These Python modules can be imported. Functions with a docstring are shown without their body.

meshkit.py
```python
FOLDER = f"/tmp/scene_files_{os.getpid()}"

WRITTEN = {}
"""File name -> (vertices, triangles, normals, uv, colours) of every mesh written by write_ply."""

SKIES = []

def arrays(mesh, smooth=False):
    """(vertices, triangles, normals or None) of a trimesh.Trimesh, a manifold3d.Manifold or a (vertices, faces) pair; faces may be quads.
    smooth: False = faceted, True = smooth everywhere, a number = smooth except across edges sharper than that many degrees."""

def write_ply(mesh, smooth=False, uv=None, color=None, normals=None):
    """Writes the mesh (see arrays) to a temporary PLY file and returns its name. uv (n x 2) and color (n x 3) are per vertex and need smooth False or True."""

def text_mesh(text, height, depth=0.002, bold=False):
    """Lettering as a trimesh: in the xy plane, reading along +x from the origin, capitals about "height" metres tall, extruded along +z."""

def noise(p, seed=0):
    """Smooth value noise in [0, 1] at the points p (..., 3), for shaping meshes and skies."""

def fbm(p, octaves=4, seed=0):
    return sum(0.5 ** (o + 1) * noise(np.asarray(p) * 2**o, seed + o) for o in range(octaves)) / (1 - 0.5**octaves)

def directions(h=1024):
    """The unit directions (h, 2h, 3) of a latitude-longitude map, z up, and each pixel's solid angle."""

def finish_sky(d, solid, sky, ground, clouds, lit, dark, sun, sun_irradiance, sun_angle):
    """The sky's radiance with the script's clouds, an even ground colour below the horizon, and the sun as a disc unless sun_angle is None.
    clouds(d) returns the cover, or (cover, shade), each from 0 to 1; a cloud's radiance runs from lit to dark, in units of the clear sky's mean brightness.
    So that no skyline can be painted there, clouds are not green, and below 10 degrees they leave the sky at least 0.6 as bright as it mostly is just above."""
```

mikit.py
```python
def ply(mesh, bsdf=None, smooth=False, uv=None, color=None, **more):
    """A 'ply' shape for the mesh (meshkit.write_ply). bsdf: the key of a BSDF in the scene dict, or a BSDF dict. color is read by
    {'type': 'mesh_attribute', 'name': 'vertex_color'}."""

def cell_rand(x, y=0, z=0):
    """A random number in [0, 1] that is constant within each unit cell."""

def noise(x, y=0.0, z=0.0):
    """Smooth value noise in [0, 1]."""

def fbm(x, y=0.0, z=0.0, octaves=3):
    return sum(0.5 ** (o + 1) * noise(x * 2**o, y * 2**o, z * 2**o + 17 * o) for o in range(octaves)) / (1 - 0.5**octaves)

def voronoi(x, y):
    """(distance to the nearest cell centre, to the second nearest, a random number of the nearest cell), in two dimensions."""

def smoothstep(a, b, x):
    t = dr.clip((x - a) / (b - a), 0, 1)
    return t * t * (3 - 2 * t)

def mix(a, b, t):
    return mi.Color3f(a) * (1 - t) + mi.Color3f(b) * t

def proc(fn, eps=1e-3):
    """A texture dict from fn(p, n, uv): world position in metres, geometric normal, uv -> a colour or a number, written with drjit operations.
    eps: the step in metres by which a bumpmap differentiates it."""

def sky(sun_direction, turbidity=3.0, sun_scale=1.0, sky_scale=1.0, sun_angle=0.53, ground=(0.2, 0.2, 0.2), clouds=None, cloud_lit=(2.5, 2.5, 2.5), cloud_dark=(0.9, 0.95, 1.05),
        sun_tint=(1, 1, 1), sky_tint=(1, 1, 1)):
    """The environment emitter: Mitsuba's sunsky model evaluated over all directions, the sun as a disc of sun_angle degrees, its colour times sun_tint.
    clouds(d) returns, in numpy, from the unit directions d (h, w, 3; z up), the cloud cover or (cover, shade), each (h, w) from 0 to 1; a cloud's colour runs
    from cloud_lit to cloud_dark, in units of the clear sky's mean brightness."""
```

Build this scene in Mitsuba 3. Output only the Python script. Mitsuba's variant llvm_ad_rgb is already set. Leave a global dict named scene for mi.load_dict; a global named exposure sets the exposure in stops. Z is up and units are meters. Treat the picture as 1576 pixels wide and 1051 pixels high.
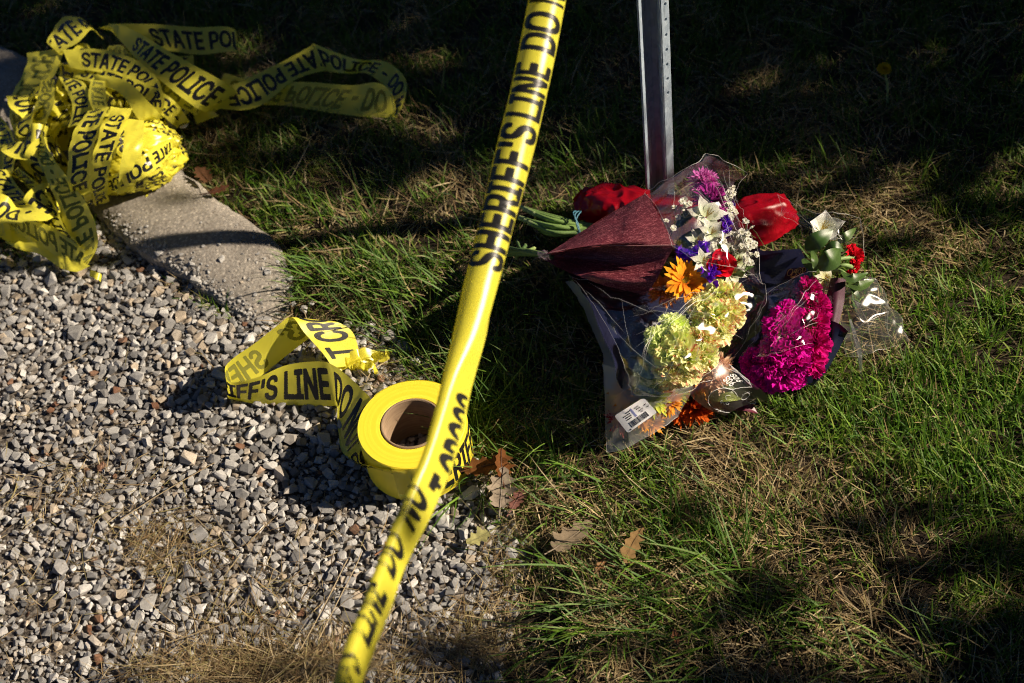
import math, random
import numpy as np, trimesh, shapely
from shapely.geometry import Polygon
from scipy.spatial import ConvexHull
import drjit as dr
import mitsuba as mi
import mikit, meshkit
from mikit import proc, noise, fbm, smoothstep, mix

T = mi.ScalarTransform4f
rng = np.random.default_rng(11)
random.seed(11)
scene, labels = {}, {}
exposure = 2.6

# ------------------------------------------------------------------ camera, sky
CAM = np.array([0, 0, 1.57]); PITCH, ROLL, FPX = math.radians(49.3), math.radians(8.5), 2189.0
FWD = np.array([0, math.cos(PITCH), -math.sin(PITCH)])
_r0 = np.array([1.0, 0, 0]); _u0 = np.cross(_r0, FWD)
RIGHT = math.cos(ROLL) * _r0 - math.sin(ROLL) * _u0
UP = math.sin(ROLL) * _r0 + math.cos(ROLL) * _u0
scene['camera'] = {'type': 'thinlens', 'fov': math.degrees(2 * math.atan(788 / FPX)), 'fov_axis': 'x',
                   'aperture_radius': 0.0058, 'focus_distance': 1.86, 'near_clip': 0.05, 'far_clip': 400.0,
                   'to_world': T().look_at(origin=CAM.tolist(), target=(CAM + FWD).tolist(), up=UP.tolist())}
SUN_EL, SUN_AZ = math.radians(33), math.radians(-6)
SUN = np.array([math.cos(SUN_EL) * math.cos(SUN_AZ), math.cos(SUN_EL) * math.sin(SUN_AZ), math.sin(SUN_EL)])
scene['sky'] = mikit.sky(SUN.tolist(), turbidity=3, sky_scale=0.14, sun_tint=(0.94, 1.0, 1.14), sky_tint=(0.74, 0.95, 1.36))


def at(px, py, z=0.0):
    """the point at height z that stands at a spot measured on the photograph"""
    d = FWD * FPX + RIGHT * (px - 788) + UP * (525.5 - py)
    return CAM + d * ((z - CAM[2]) / d[2])


def at_d(px, py, dist):
    d = FWD * FPX + RIGHT * (px - 788) + UP * (525.5 - py)
    return CAM + d / np.linalg.norm(d) * dist


def pix(p):
    q = np.asarray(p) - CAM
    w = q @ FWD
    return np.stack([788 + FPX * (q @ RIGHT) / w, 525.5 - FPX * (q @ UP) / w], -1)


def unit(v):
    v = np.asarray(v, float)
    return v / np.maximum(np.linalg.norm(v, axis=-1, keepdims=True), 1e-12)


# ------------------------------------------------------------------ registry
def numbered(name):
    if name not in labels and name not in scene and name not in _used:
        _used.add(name); return name
    k = 1
    while f'{name}_{k:03d}' in _used:
        k += 1
    _used.add(f'{name}_{k:03d}')
    return f'{name}_{k:03d}'


_used = set()


def thing(name, label=None, cat=None, group=None, kind=None):
    key = numbered(name)
    d = {}
    if label: d['label'] = label
    if cat: d['category'] = cat
    if group: d['group'] = group
    if kind: d['kind'] = kind
    labels[key] = d
    return key


def part(parent, name, mesh, bsdf, label=None, smooth=False, kind=None, **kw):
    key = numbered(f'{parent}__{name}')
    scene[key] = mikit.ply(mesh, bsdf, smooth=smooth, **kw)
    if label or kind:
        labels[key] = {a: b for a, b in (('label', label), ('kind', kind)) if b}
    return key


def solid(key, mesh, bsdf, smooth=False, **kw):
    scene[key] = mikit.ply(mesh, bsdf, smooth=smooth, **kw)
    return key


class MB:
    """gathers vertices, faces, colours and uv of one mesh"""
    def __init__(self): self.v, self.f, self.c, self.uv, self.n = [], [], [], [], 0

    def add(self, v, f, c=None, uv=None):
        v = np.asarray(v, float); f = np.asarray(f, int)
        if f.shape[1] == 4: f = np.vstack([f[:, [0, 1, 2]], f[:, [0, 2, 3]]])
        self.v.append(v); self.f.append(f + self.n); self.n += len(v)
        if c is not None: self.c.append(np.broadcast_to(np.asarray(c, float), (len(v), 3)))
        if uv is not None: self.uv.append(np.broadcast_to(np.asarray(uv, float), (len(v), 2)))

    def mesh(self): return np.vstack(self.v), np.vstack(self.f)

    def put(self, parent, name, bsdf, smooth=True, label=None, kind=None):
        kw = {}
        if self.c: kw['color'] = np.vstack(self.c)
        if self.uv: kw['uv'] = np.vstack(self.uv)
        return part(parent, name, self.mesh(), bsdf, label, smooth, kind, **kw)


def grid_faces(nu, nv, off=0):
    i = np.arange(nu - 1)[:, None] * nv + np.arange(nv - 1)[None]
    i = i.ravel() + off
    return np.vstack([np.stack([i, i + nv, i + nv + 1], 1), np.stack([i, i + nv + 1, i + 1], 1)])


def catmull(pts, n):
    """n points along a smooth curve through pts (m, k)"""
    pts = np.asarray(pts, float)
    p = np.vstack([2 * pts[0] - pts[1], pts, 2 * pts[-1] - pts[-2]])
    u = np.linspace(0, len(pts) - 1, n)
    i = np.minimum(u.astype(int), len(pts) - 2); t = (u - i)[:, None]
    a, b, c, d = p[i], p[i + 1], p[i + 2], p[i + 3]
    return 0.5 * (2 * b + (c - a) * t + (2 * a - 5 * b + 4 * c - d) * t**2 + (3 * b - a - 3 * c + d) * t**3)


def tube(path, r, sides=6, closed_ends=True):
    path = np.asarray(path, float); n = len(path)
    r = np.broadcast_to(np.asarray(r, float), (n,))
    t = unit(np.gradient(path, axis=0))
    ref = np.array([0.31, 0.2, 0.93]); a = unit(np.cross(t, ref)); b = np.cross(t, a)
    th = np.arange(sides) / sides * 2 * np.pi
    v = path[:, None] + r[:, None, None] * (np.cos(th)[None, :, None] * a[:, None] + np.sin(th)[None, :, None] * b[:, None])
    v = v.reshape(-1, 3)
    i = (np.arange(n - 1)[:, None] * sides + np.arange(sides)).ravel()
    j = (np.arange(n - 1)[:, None] * sides + (np.arange(sides) + 1) % sides).ravel()
    f = np.vstack([np.stack([i, j, j + sides], 1), np.stack([i, j + sides, i + sides], 1)])
    if closed_ends:
        v = np.vstack([v, path[:1], path[-1:]])
        k = np.arange(sides); k2 = (k + 1) % sides; e = (n - 1) * sides
        f = np.vstack([f, np.stack([k2, k, k * 0 + n * sides], 1), np.stack([e + k, e + k2, k * 0 + n * sides + 1], 1)])
    return v, f


# ------------------------------------------------------------------ materials
VC = {'type': 'mesh_attribute', 'name': 'vertex_color'}


def thin(color, rough=0.5, dt=0.8, st=0.0, **kw):
    c = color if isinstance(color, dict) else {'type': 'rgb', 'value': list(color)}
    return {'type': 'principledthin', 'base_color': c, 'roughness': rough, 'diff_trans': dt, 'spec_trans': st, 'eta': 1.45, **kw}


def glossy(base, weight, alpha):
    """a thin sheet with a smooth skin that mirrors a little"""
    return {'type': 'blendbsdf', 'weight': weight, 'a': base, 'b': {'type': 'twosided', 'r': {'type': 'roughconductor', 'material': 'none', 'alpha': alpha}}}


MIRROR = {'type': 'twosided', 'r': {'type': 'roughconductor', 'material': 'none', 'alpha': 0.07}}


def sheer(base, cover):
    """clear or hazy plastic film: this share of the light meets its surface, the rest goes through"""
    return {'type': 'mask', 'opacity': cover, 'b': base}


def prin(color, rough=0.6, spec=0.5, metallic=0.0, **kw):
    c = color if isinstance(color, dict) else {'type': 'rgb', 'value': list(color)}
    return {'type': 'twosided', 'b': {'type': 'principled', 'base_color': c, 'roughness': rough, 'specular': spec, 'metallic': metallic, **kw}}


def _soil(p, n, uv):
    a = fbm(p.x * 60, p.y * 60, p.z * 60, 4); b = fbm(p.x * 7, p.y * 7, 0.0, 3); g = noise(p.x * 420, p.y * 420, 5.0)
    near = mix((0.016, 0.011, 0.008), (0.050, 0.036, 0.024), a) * (0.6 + 0.6 * g) * (0.7 + 0.6 * b)
    far = mix((0.02, 0.04, 0.008), (0.06, 0.085, 0.02), a)
    d = dr.sqrt(dr.square(p.x) + dr.square(p.y - 1.6))
    return mix(near, far, smoothstep(2.0, 3.2, d))


def _grit(p, n, uv):
    a = noise(p.x * 300, p.y * 300, 1.0); b = fbm(p.x * 25, p.y * 25, 3.0, 4); c = noise(p.x * 900, p.y * 900, 2.0)
    v = 0.35 * a + 0.35 * b + 0.3 * c
    return mix((0.036, 0.030, 0.025), (0.22, 0.195, 0.165), smoothstep(0.25, 0.8, v))


def _stone(p, n, uv):
    r, tone = uv.x, uv.y
    a = fbm(p.x * 130 + r * 77, p.y * 130, p.z * 130 + r * 31, 4); g = noise(p.x * 900, p.y * 900, p.z * 900)
    band = smoothstep(0.62, 0.72, noise(p.x * 70 + r * 50, p.y * 25 + p.z * 60, r * 90))
    grey = mix((0.135, 0.134, 0.134), (0.56, 0.55, 0.525), tone)
    warm = mix((0.20, 0.165, 0.125), (0.50, 0.42, 0.32), tone)
    rust = mix((0.13, 0.06, 0.035), (0.30, 0.17, 0.10), tone)
    c = mix(grey, warm, smoothstep(0.72, 0.95, r))
    c = mix(c, rust, smoothstep(0.985, 0.99, r))
    c = c * (0.62 + 0.55 * a) * (0.85 + 0.3 * g)
    return mix(c, c * 0.55 + 0.02, band * 0.5)


def _concrete(p, n, uv):
    a = fbm(p.x * 18, p.y * 18, 0.0, 4); g = noise(p.x * 330, p.y * 330, p.z * 330); h = noise(p.x * 700, p.y * 700, 9.0)
    agg = mikit.voronoi(p.x * 160, p.y * 160)
    c = mix((0.16, 0.145, 0.125), (0.33, 0.305, 0.265), 0.55 * a + 0.45 * g)
    c = mix(c, mix((0.11, 0.09, 0.075), (0.50, 0.45, 0.38), agg[2]), smoothstep(0.38, 0.22, agg[0]) * 0.65)
    dirt = smoothstep(0.5, 0.7, fbm(p.x * 9 + 3, p.y * 9, 4.0, 3))
    return mix(c, c * 0.6, dirt * 0.6) * (0.8 + 0.4 * h)


def _concrete_h(p, n, uv):
    return 0.0009 * noise(p.x * 330, p.y * 330, p.z * 330) + 0.0008 * fbm(p.x * 120, p.y * 120, 0.0, 3)


def _paper(p, n, uv):
    a = noise(uv.x * 170 + 5 * fbm(uv.y * 7, uv.x * 6, 0.0, 2), uv.y * 40, 0.0); b = noise(uv.x * 70, uv.y * 190 + 4 * noise(uv.x * 9, uv.y * 5, 1.0), 3.0); c = fbm(uv.x * 6, uv.y * 6, 1.0, 3)
    s = smoothstep(0.45, 0.85, 0.6 * a + 0.4 * b)
    return mix((0.11, 0.014, 0.024), (0.36, 0.105, 0.125), s) * (0.75 + 0.5 * c)


def _paper_h(p, n, uv):
    return 0.0006 * noise(uv.x * 150, uv.y * 14, 0.0) + 0.0004 * noise(uv.x * 22, uv.y * 260, 3.0)


def _zinc(p, n, uv):
    a = fbm(p.x * 90, p.y * 90, p.z * 30, 4); b = mikit.voronoi(p.x * 140 + p.y * 140, p.z * 120)
    s = smoothstep(0.7, 0.85, noise(p.x * 300, p.y * 300, p.z * 25))
    return mix((0.18, 0.235, 0.30), (0.38, 0.45, 0.52), 0.6 * a + 0.4 * b[2]) * (1 - 0.25 * s)


def _cardboard(p, n, uv):
    a = fbm(p.x * 60, p.y * 60, p.z * 400, 3)
    return mix((0.19, 0.125, 0.075), (0.33, 0.24, 0.155), a)


def _rolled(p, n, uv):
    r = dr.sqrt(dr.square(p.x + 0.14814) + dr.square(p.y - 1.16604))
    g = noise(r * 2600, 0.0, 0.0) * 0.5 + noise(r * 700, 3.0, 0.0) * 0.5
    return mix((0.80, 0.64, 0.03), (0.93, 0.80, 0.06), g)


def _tape(p, n, uv):
    a = fbm(p.x * 40, p.y * 40, p.z * 40, 3)
    return mix((0.86, 0.80, 0.07), (0.94, 0.88, 0.11), a)


def _bark(p, n, uv):
    a = fbm(p.x * 30, p.y * 30, p.z * 6, 4)
    return mix((0.05, 0.038, 0.03), (0.20, 0.16, 0.12), a)


def _dark(p, n, uv):
    a = fbm(p.x * 30, p.y * 30, p.z * 30, 3)
    return mix((0.004, 0.005, 0.016), (0.012, 0.014, 0.040), a)


MATS = {
    'mat_soil': prin(proc(_soil), 0.95, 0.2),
    'mat_grit': {'type': 'bumpmap', 't': proc(lambda p, n, uv: 0.0016 * noise(p.x * 300, p.y * 300, 1.0) + 0.002 * noise(p.x * 120, p.y * 120, 2.0)), 'b': prin(proc(_grit), 0.9, 0.2)},
    'mat_stone': prin(proc(_stone), 0.62, 0.4),
    'mat_concrete': {'type': 'bumpmap', 't': proc(_concrete_h), 'b': prin(proc(_concrete), 0.88, 0.25)},
    'mat_grass': glossy(thin(VC, 0.33, 0.75), 0.018, 0.3),
    'mat_dry': thin(VC, 0.65, 0.5),
    'mat_leaf': glossy(thin(VC, 0.38, 0.7), 0.05, 0.2),
    'mat_petal': thin(VC, 0.6, 0.5),
    'mat_solid': prin(VC, 0.55, 0.4),
    'mat_paper': {'type': 'bumpmap', 't': proc(_paper_h), 'b': prin(proc(_paper), 0.55, 0.45)},
    'mat_zinc': prin(proc(_zinc), 0.5, 0.5, metallic=0.0),
    'mat_cardboard': prin(proc(_cardboard), 0.8, 0.3),
    'mat_rolled': prin(proc(_rolled), 0.45, 0.4),
    'mat_tape': glossy(thin(proc(_tape), 0.2, 0.85), 0.05, 0.14),
    'mat_ink': prin((0.012, 0.012, 0.012), 0.35, 0.5),
    'mat_ghost': thin((0.27, 0.27, 0.06), 0.24, 0.35),
    'mat_bark': prin(proc(_bark), 0.9, 0.2),
    'mat_navy': prin(proc(_dark), 0.3, 0.5),
    'mat_red_wrap': glossy(thin((0.36, 0.004, 0.014), 0.2, 0.6), 0.035, 0.16),
    'mat_film': sheer(MIRROR, 0.11),
    'mat_frost': sheer(glossy(thin((0.78, 0.80, 0.84), 0.3, 0.9), 0.12, 0.15), 0.55),
    'mat_sleeve': sheer(glossy(thin((0.80, 0.82, 0.84), 0.3, 0.9), 0.14, 0.14), 0.30),
    'mat_haze_film': sheer(glossy(thin((0.80, 0.82, 0.84), 0.3, 0.9), 0.6, 0.12), 0.16),
    'mat_crease': sheer(glossy(thin((0.85, 0.85, 0.86), 0.3, 0.9), 0.35, 0.2), 0.24),
    'mat_mauve_film': sheer(glossy(thin((0.55, 0.40, 0.50), 0.3, 0.8), 0.3, 0.12), 0.30),
    'mat_white_print': prin((0.8, 0.8, 0.8), 0.5, 0.4),
    'mat_gold': prin((0.75, 0.42, 0.14), 0.25, 0.5, metallic=0.8),
    'mat_plum': prin((0.05, 0.008, 0.024), 0.6, 0.4),
    'mat_blue_print': prin((0.18, 0.20, 0.42), 0.5, 0.4),
}
scene.update(MATS)

# ------------------------------------------------------------------ the setting: ground, gravel, slab
def stretch(lo, hi, a, b, step, grow=1.35):
    xs = list(np.arange(a, b + 1e-9, step)); d = step
    while xs[-1] < hi: d *= grow; xs.append(xs[-1] + d)
    d = step; left = [xs[0]]
    while left[-1] > lo: d *= grow; left.append(left[-1] - d)
    return np.array(left[:0:-1] + xs)


def lump(x, y):
    p = np.stack([x, y, 0 * x], -1)
    return 0.016 * (meshkit.fbm(p * 3.1, 3, 5) - 0.5) + 0.011 * (meshkit.fbm(p * 12.0, 3, 8) - 0.5)


def pxpoly(pts): return Polygon([at(*p)[:2] for p in pts])


GRAVEL_PX = [(-420, 330), (40, 395), (150, 345), (230, 392), (330, 470), (400, 490), (455, 520), (560, 505), (640, 560), (690, 650), (735, 720), (775, 790), (800, 860), (775, 960), (760, 1030), (742, 1180), (-420, 1300)]
GRAVEL = pxpoly(GRAVEL_PX)
SLAB_PX = [(-330, -50), (45, 92), (170, 185), (273, 262), (332, 308), (393, 351), (430, 380), (452, 424), (446, 470), (405, 502), (380, 492), (327, 458), (255, 415), (195, 374), (150, 332), (20, 230), (-420, 90)]
SLAB = pxpoly(SLAB_PX)
_e = np.array([SLAB.exterior.interpolate(t).coords[0] for t in np.arange(0, SLAB.exterior.length, .010)])
_q = np.column_stack([_e * 42, 0 * _e[:, :1]])
SLAB = Polygon(_e + .016 * np.stack([meshkit.fbm(_q, 3, 61) - .5, meshkit.fbm(_q, 3, 62) - .5], 1)).buffer(0)


def gravel_in(x, y, d=0.0): return shapely.contains_xy(GRAVEL.buffer(d), x, y)


def ground_z(x, y):
    x, y = np.asarray(x, float), np.asarray(y, float)
    d = shapely.distance(shapely.points(x, y), GRAVEL.union(SLAB))
    lift = np.clip(d / 0.10, 0, 1)
    near = np.exp(-((x / 2.2) ** 2 + ((y - 1.5) / 2.2) ** 2))
    return (lump(x, y) + 0.020 * lift) * near - 0.014


xs, ys = stretch(-60, 60, -1.5, 1.6, 0.022), stretch(-60, 60, 0.2, 3.1, 0.022)
gx, gy = np.meshgrid(xs, ys, indexing='ij')
gv = np.stack([gx, gy, ground_z(gx, gy)], -1).reshape(-1, 3)
labels['ground'] = {'kind': 'structure', 'label': 'dark soil of the lawn under the grass'}
solid('ground', (gv, grid_faces(len(xs), len(ys))), 'mat_soil', True)


def sheet(poly, step, zfun):
    x0, y0, x1, y1 = poly.bounds
    a, b = np.meshgrid(np.arange(x0, x1, step), np.arange(y0, y1, step), indexing='ij')
    pts = np.stack([a.ravel(), b.ravel()], 1)
    pts = pts[shapely.contains_xy(poly.buffer(-step * 0.4), pts[:, 0], pts[:, 1])]
    ring = np.array([poly.exterior.interpolate(t).coords[0] for t in np.arange(0, poly.exterior.length, step)])
    pts = np.vstack([pts, ring])
    from scipy.spatial import Delaunay
    tri = Delaunay(pts).simplices
    c = pts[tri].mean(1)
    tri = tri[shapely.contains_xy(poly, c[:, 0], c[:, 1])]
    e1, e2 = pts[tri[:, 1]] - pts[tri[:, 0]], pts[tri[:, 2]] - pts[tri[:, 0]]
    flip = e1[:, 0] * e2[:, 1] - e1[:, 1] * e2[:, 0] < 0
    tri[flip] = tri[flip][:, ::-1]
    z = zfun(pts[:, 0], pts[:, 1])
    return np.column_stack([pts, z]), tri, len(ring)


def gravel_z(x, y):
    x, y = np.asarray(x, float), np.asarray(y, float)
    d = shapely.distance(shapely.points(x, y), GRAVEL.exterior)
    return ground_z(x, y) + 0.004 + 0.004 * np.clip(d / 0.05, 0, 1)


v, f, _ = sheet(GRAVEL, 0.018, gravel_z)
labels['gravel_bed'] = {'kind': 'structure', 'label': 'pale crushed stone gravel of the verge, with dirt between the stones'}
solid('gravel_bed', (v, f), 'mat_grit', True)


def slab_z(x, y):
    x, y = np.asarray(x, float), np.asarray(y, float)
    end = at(432, 478)[:2]
    d = np.hypot(x - end[0], y - end[1])
    edge = shapely.distance(shapely.points(x, y), SLAB.exterior)
    p = np.stack([x, y, 0 * x], -1)
    return 0.004 + 0.024 * np.clip(d / 0.16, 0, 1) - 0.020 * np.exp(-edge / 0.018) + 0.005 * (meshkit.fbm(p * 14, 3, 3) - 0.5)


v, f, nr = sheet(SLAB, 0.012, slab_z)
ring = np.arange(len(v) - nr, len(v)); low = v[ring].copy(); low[:, 2] = -0.03
v = np.vstack([v, low]); r2 = np.arange(len(v) - nr, len(v)); q = np.roll(np.arange(nr), -1)
f = np.vstack([f, np.stack([ring, r2, r2[q]], 1), np.stack([ring, r2[q], ring[q]], 1)])
labels['concrete_pavement'] = {'kind': 'structure', 'label': 'worn concrete pavement strip that ends in the gravel'}
solid('concrete_pavement', (v, f), 'mat_concrete', 40)

# stones -----------------------------------------------------------
HULLS = []
for k in range(44):
    n = rng.integers(11, 17)
    p = rng.normal(size=(n, 3)); p = unit(p) * (0.72 + 0.5 * rng.random((n, 1)))
    b = rng.integers(0, 2, (5, 3)) * 2.0 - 1
    p = np.vstack([p, b * 0.70])
    p *= np.array([1.0, rng.uniform(0.55, 0.95), rng.uniform(0.36, 0.72)])
    h = ConvexHull(p); used = np.unique(h.simplices); m = np.full(len(p), -1); m[used] = np.arange(len(used))
    tri = h.simplices.copy(); c = p[tri].mean(1)
    nn = np.cross(p[tri[:, 1]] - p[tri[:, 0]], p[tri[:, 2]] - p[tri[:, 0]])
    fl = (nn * h.equations[:, :3]).sum(1) < 0
    tri[fl] = tri[fl][:, ::-1]
    HULLS.append((p[used], m[tri]))


def rot_matrix(yaw, tilt, ta):
    cz, sz = math.cos(yaw), math.sin(yaw)
    Rz = np.array([[cz, -sz, 0], [sz, cz, 0], [0, 0, 1]])
    a = np.array([math.cos(ta), math.sin(ta), 0]); c, s = math.cos(tilt), math.sin(tilt)
    K = np.array([[0, -a[2], a[1]], [a[2], 0, -a[0]], [-a[1], a[0], 0]])
    return (np.eye(3) + s * K + (1 - c) * K @ K) @ Rz


def stone_bare(px, py):
    """0 = bare dirt, 1 = well covered with stones"""
    d = 1.0
    for cx, cy, rx, ry, a in ((-20, 760, 150, 280, .75), (250, 830, 90, 60, .6), (400, 1030, 190, 45, .95), (130, 740, 90, 50, .55), (720, 1010, 90, 70, .6), (790, 800, 40, 120, .5), (610, 560, 60, 60, .5), (520, 530, 60, 30, .6), (20, 980, 160, 90, .45)):
        d = d * (1 - a * np.exp(-(((px - cx) / rx) ** 2 + ((py - cy) / ry) ** 2)))
    return d


stones = []   # x, y, z, r, hull, yaw, tilt, ta, rand, tone
gx0, gy0, gx1, gy1 = Polygon([at(*p)[:2] for p in ((-90, 330), (900, 330), (900, 1130), (-90, 1130))]).bounds
cell = 0.012; grid = {}


def clash(x, y, r, k):
    R = int(math.ceil((r + 0.018) / cell)); i, j = int(x / cell), int(y / cell)
    for a in range(i - R, i + R + 1):
        for b in range(j - R, j + R + 1):
            for (X, Y, Q) in grid.get((a, b), ()):
                if (X - x) ** 2 + (Y - y) ** 2 < (k * (Q + r)) ** 2: return True
    return False


def scatter(n, rmin, rmax, k, power, zlift, keep=1.0):
    x = rng.uniform(gx0, gx1, n); y = rng.uniform(gy0, gy1, n)
    ok = gravel_in(x, y, 0.012)
    x, y = x[ok], y[ok]
    pp = pix(np.column_stack([x, y, 0 * x])); dens = stone_bare(pp[:, 0], pp[:, 1])
    r = rmin + (rmax - rmin) * rng.random(len(x)) ** power
    r = np.sort(r)[::-1]
    u = rng.random(len(x)); z0 = gravel_z(x, y)
    for i in range(len(x)):
        if u[i] > dens[i] * keep or clash(x[i], y[i], r[i], k): continue
        grid.setdefault((int(x[i] / cell), int(y[i] / cell)), []).append((x[i], y[i], r[i]))
        stones.append((x[i], y[i], z0[i] + r[i] * 0.28 + zlift * rng.random(), r[i], rng.integers(len(HULLS)), rng.uniform(0, 6.28), rng.normal() * 0.35, rng.uniform(0, 6.28), rng.random(), np.clip(rng.normal(0.45, 0.27), 0, 1)))


scatter(650, 0.0090, 0.0150, 0.74, 2.3, 0.004)
scatter(34000, 0.0040, 0.0088, 0.64, 1.8, 0.004)
scatter(36000, 0.0024, 0.0040, 0.64, 1.0, 0.002)
scatter(16000, 0.0016, 0.0032, 0.55, 1.0, 0.001, 0.8)
# a few on the slab's end
for px, py, r in ((348, 415, .008), (415, 428, .007), (452, 470, .007), (446, 430, .006), (250, 402, .008), (470, 480, .008), (490, 505, .008), (575, 505, .008), (600, 520, .012), (620, 535, .011), (560, 530, .009), (590, 540, .009), (640, 560, .010), (480, 470, .006), (345, 395, .004), (300, 420, .006), (305, 440, .009)):
    p = at(px, py)
    stones.append((p[0], p[1], float(max(slab_z(p[0], p[1]) if SLAB.contains(shapely.Point(p[:2])) else gravel_z(p[0], p[1]) + .002, 0) + r * .35), r, rng.integers(len(HULLS)), rng.uniform(0, 6.28), 0.2, 0, rng.random() * .8, 0.75))


SLAB_IN = SLAB.buffer(-.002)
for i in range(1700):
    px, py = rng.normal(400, 60), rng.normal(455, 45)
    if i % 2: w_ = rng.random(); px, py = 170 + 240 * w_ + rng.normal(0, 12), 350 + 150 * w_ + rng.normal(0, 12)
    p = at(px, py)
    if not SLAB_IN.contains(shapely.Point(p[:2])): continue
    e = SLAB.exterior.distance(shapely.Point(p[:2])); r = .0010 + .0030 * rng.random() ** 2
    if rng.random() > .10 + .9 * math.exp(-e / .022): continue
    stones.append((p[0], p[1], float(slab_z(p[0], p[1])) + r * .3, r, rng.integers(len(HULLS)), rng.uniform(0, 6.28), .2, 0, rng.random() * .9, np.clip(rng.normal(.5, .25), 0, 1)))


def stone_mesh(s):
    p, t = HULLS[s[4]]
    return p * s[3] @ rot_matrix(s[5], s[6], s[7]).T + np.array(s[:3]), t


sz = []
for s in stones:
    q = pix(np.array(s[:3]))
    inside = -5 < q[0] < 1581 and -5 < q[1] < 1056
    sz.append(s[3] / np.linalg.norm(np.array(s[:3]) - CAM) if inside else 0)
order = np.argsort(sz)[::-1]
rest = MB()
for rank, i in enumerate(order):
    v, f = stone_mesh(stones[i]); uv = (stones[i][8], stones[i][9])
    v = v[f].reshape(-1, 3); f = np.arange(len(v)).reshape(-1, 3)
    if rank < 300:
        part('gravel_bed', 'stone', (v, f), 'mat_stone', uv=np.broadcast_to(uv, (len(v), 2)))
    else:
        rest.add(v, f, uv=uv)
rest.put('gravel_bed', 'small_stones', 'mat_stone', smooth=False, label='small stones between the larger ones', kind='stuff')

# ------------------------------------------------------------------ grass
GREENS = np.array([(0.054, 0.130, 0.012), (0.084, 0.180, 0.015), (0.13, 0.230, 0.022), (0.034, 0.100, 0.012), (0.19, 0.25, 0.04)])
TANS = np.array([(0.44, 0.34, 0.19), (0.32, 0.23, 0.12), (0.54, 0.44, 0.27), (0.22, 0.15, 0.08), (0.36, 0.31, 0.14)])


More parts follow.
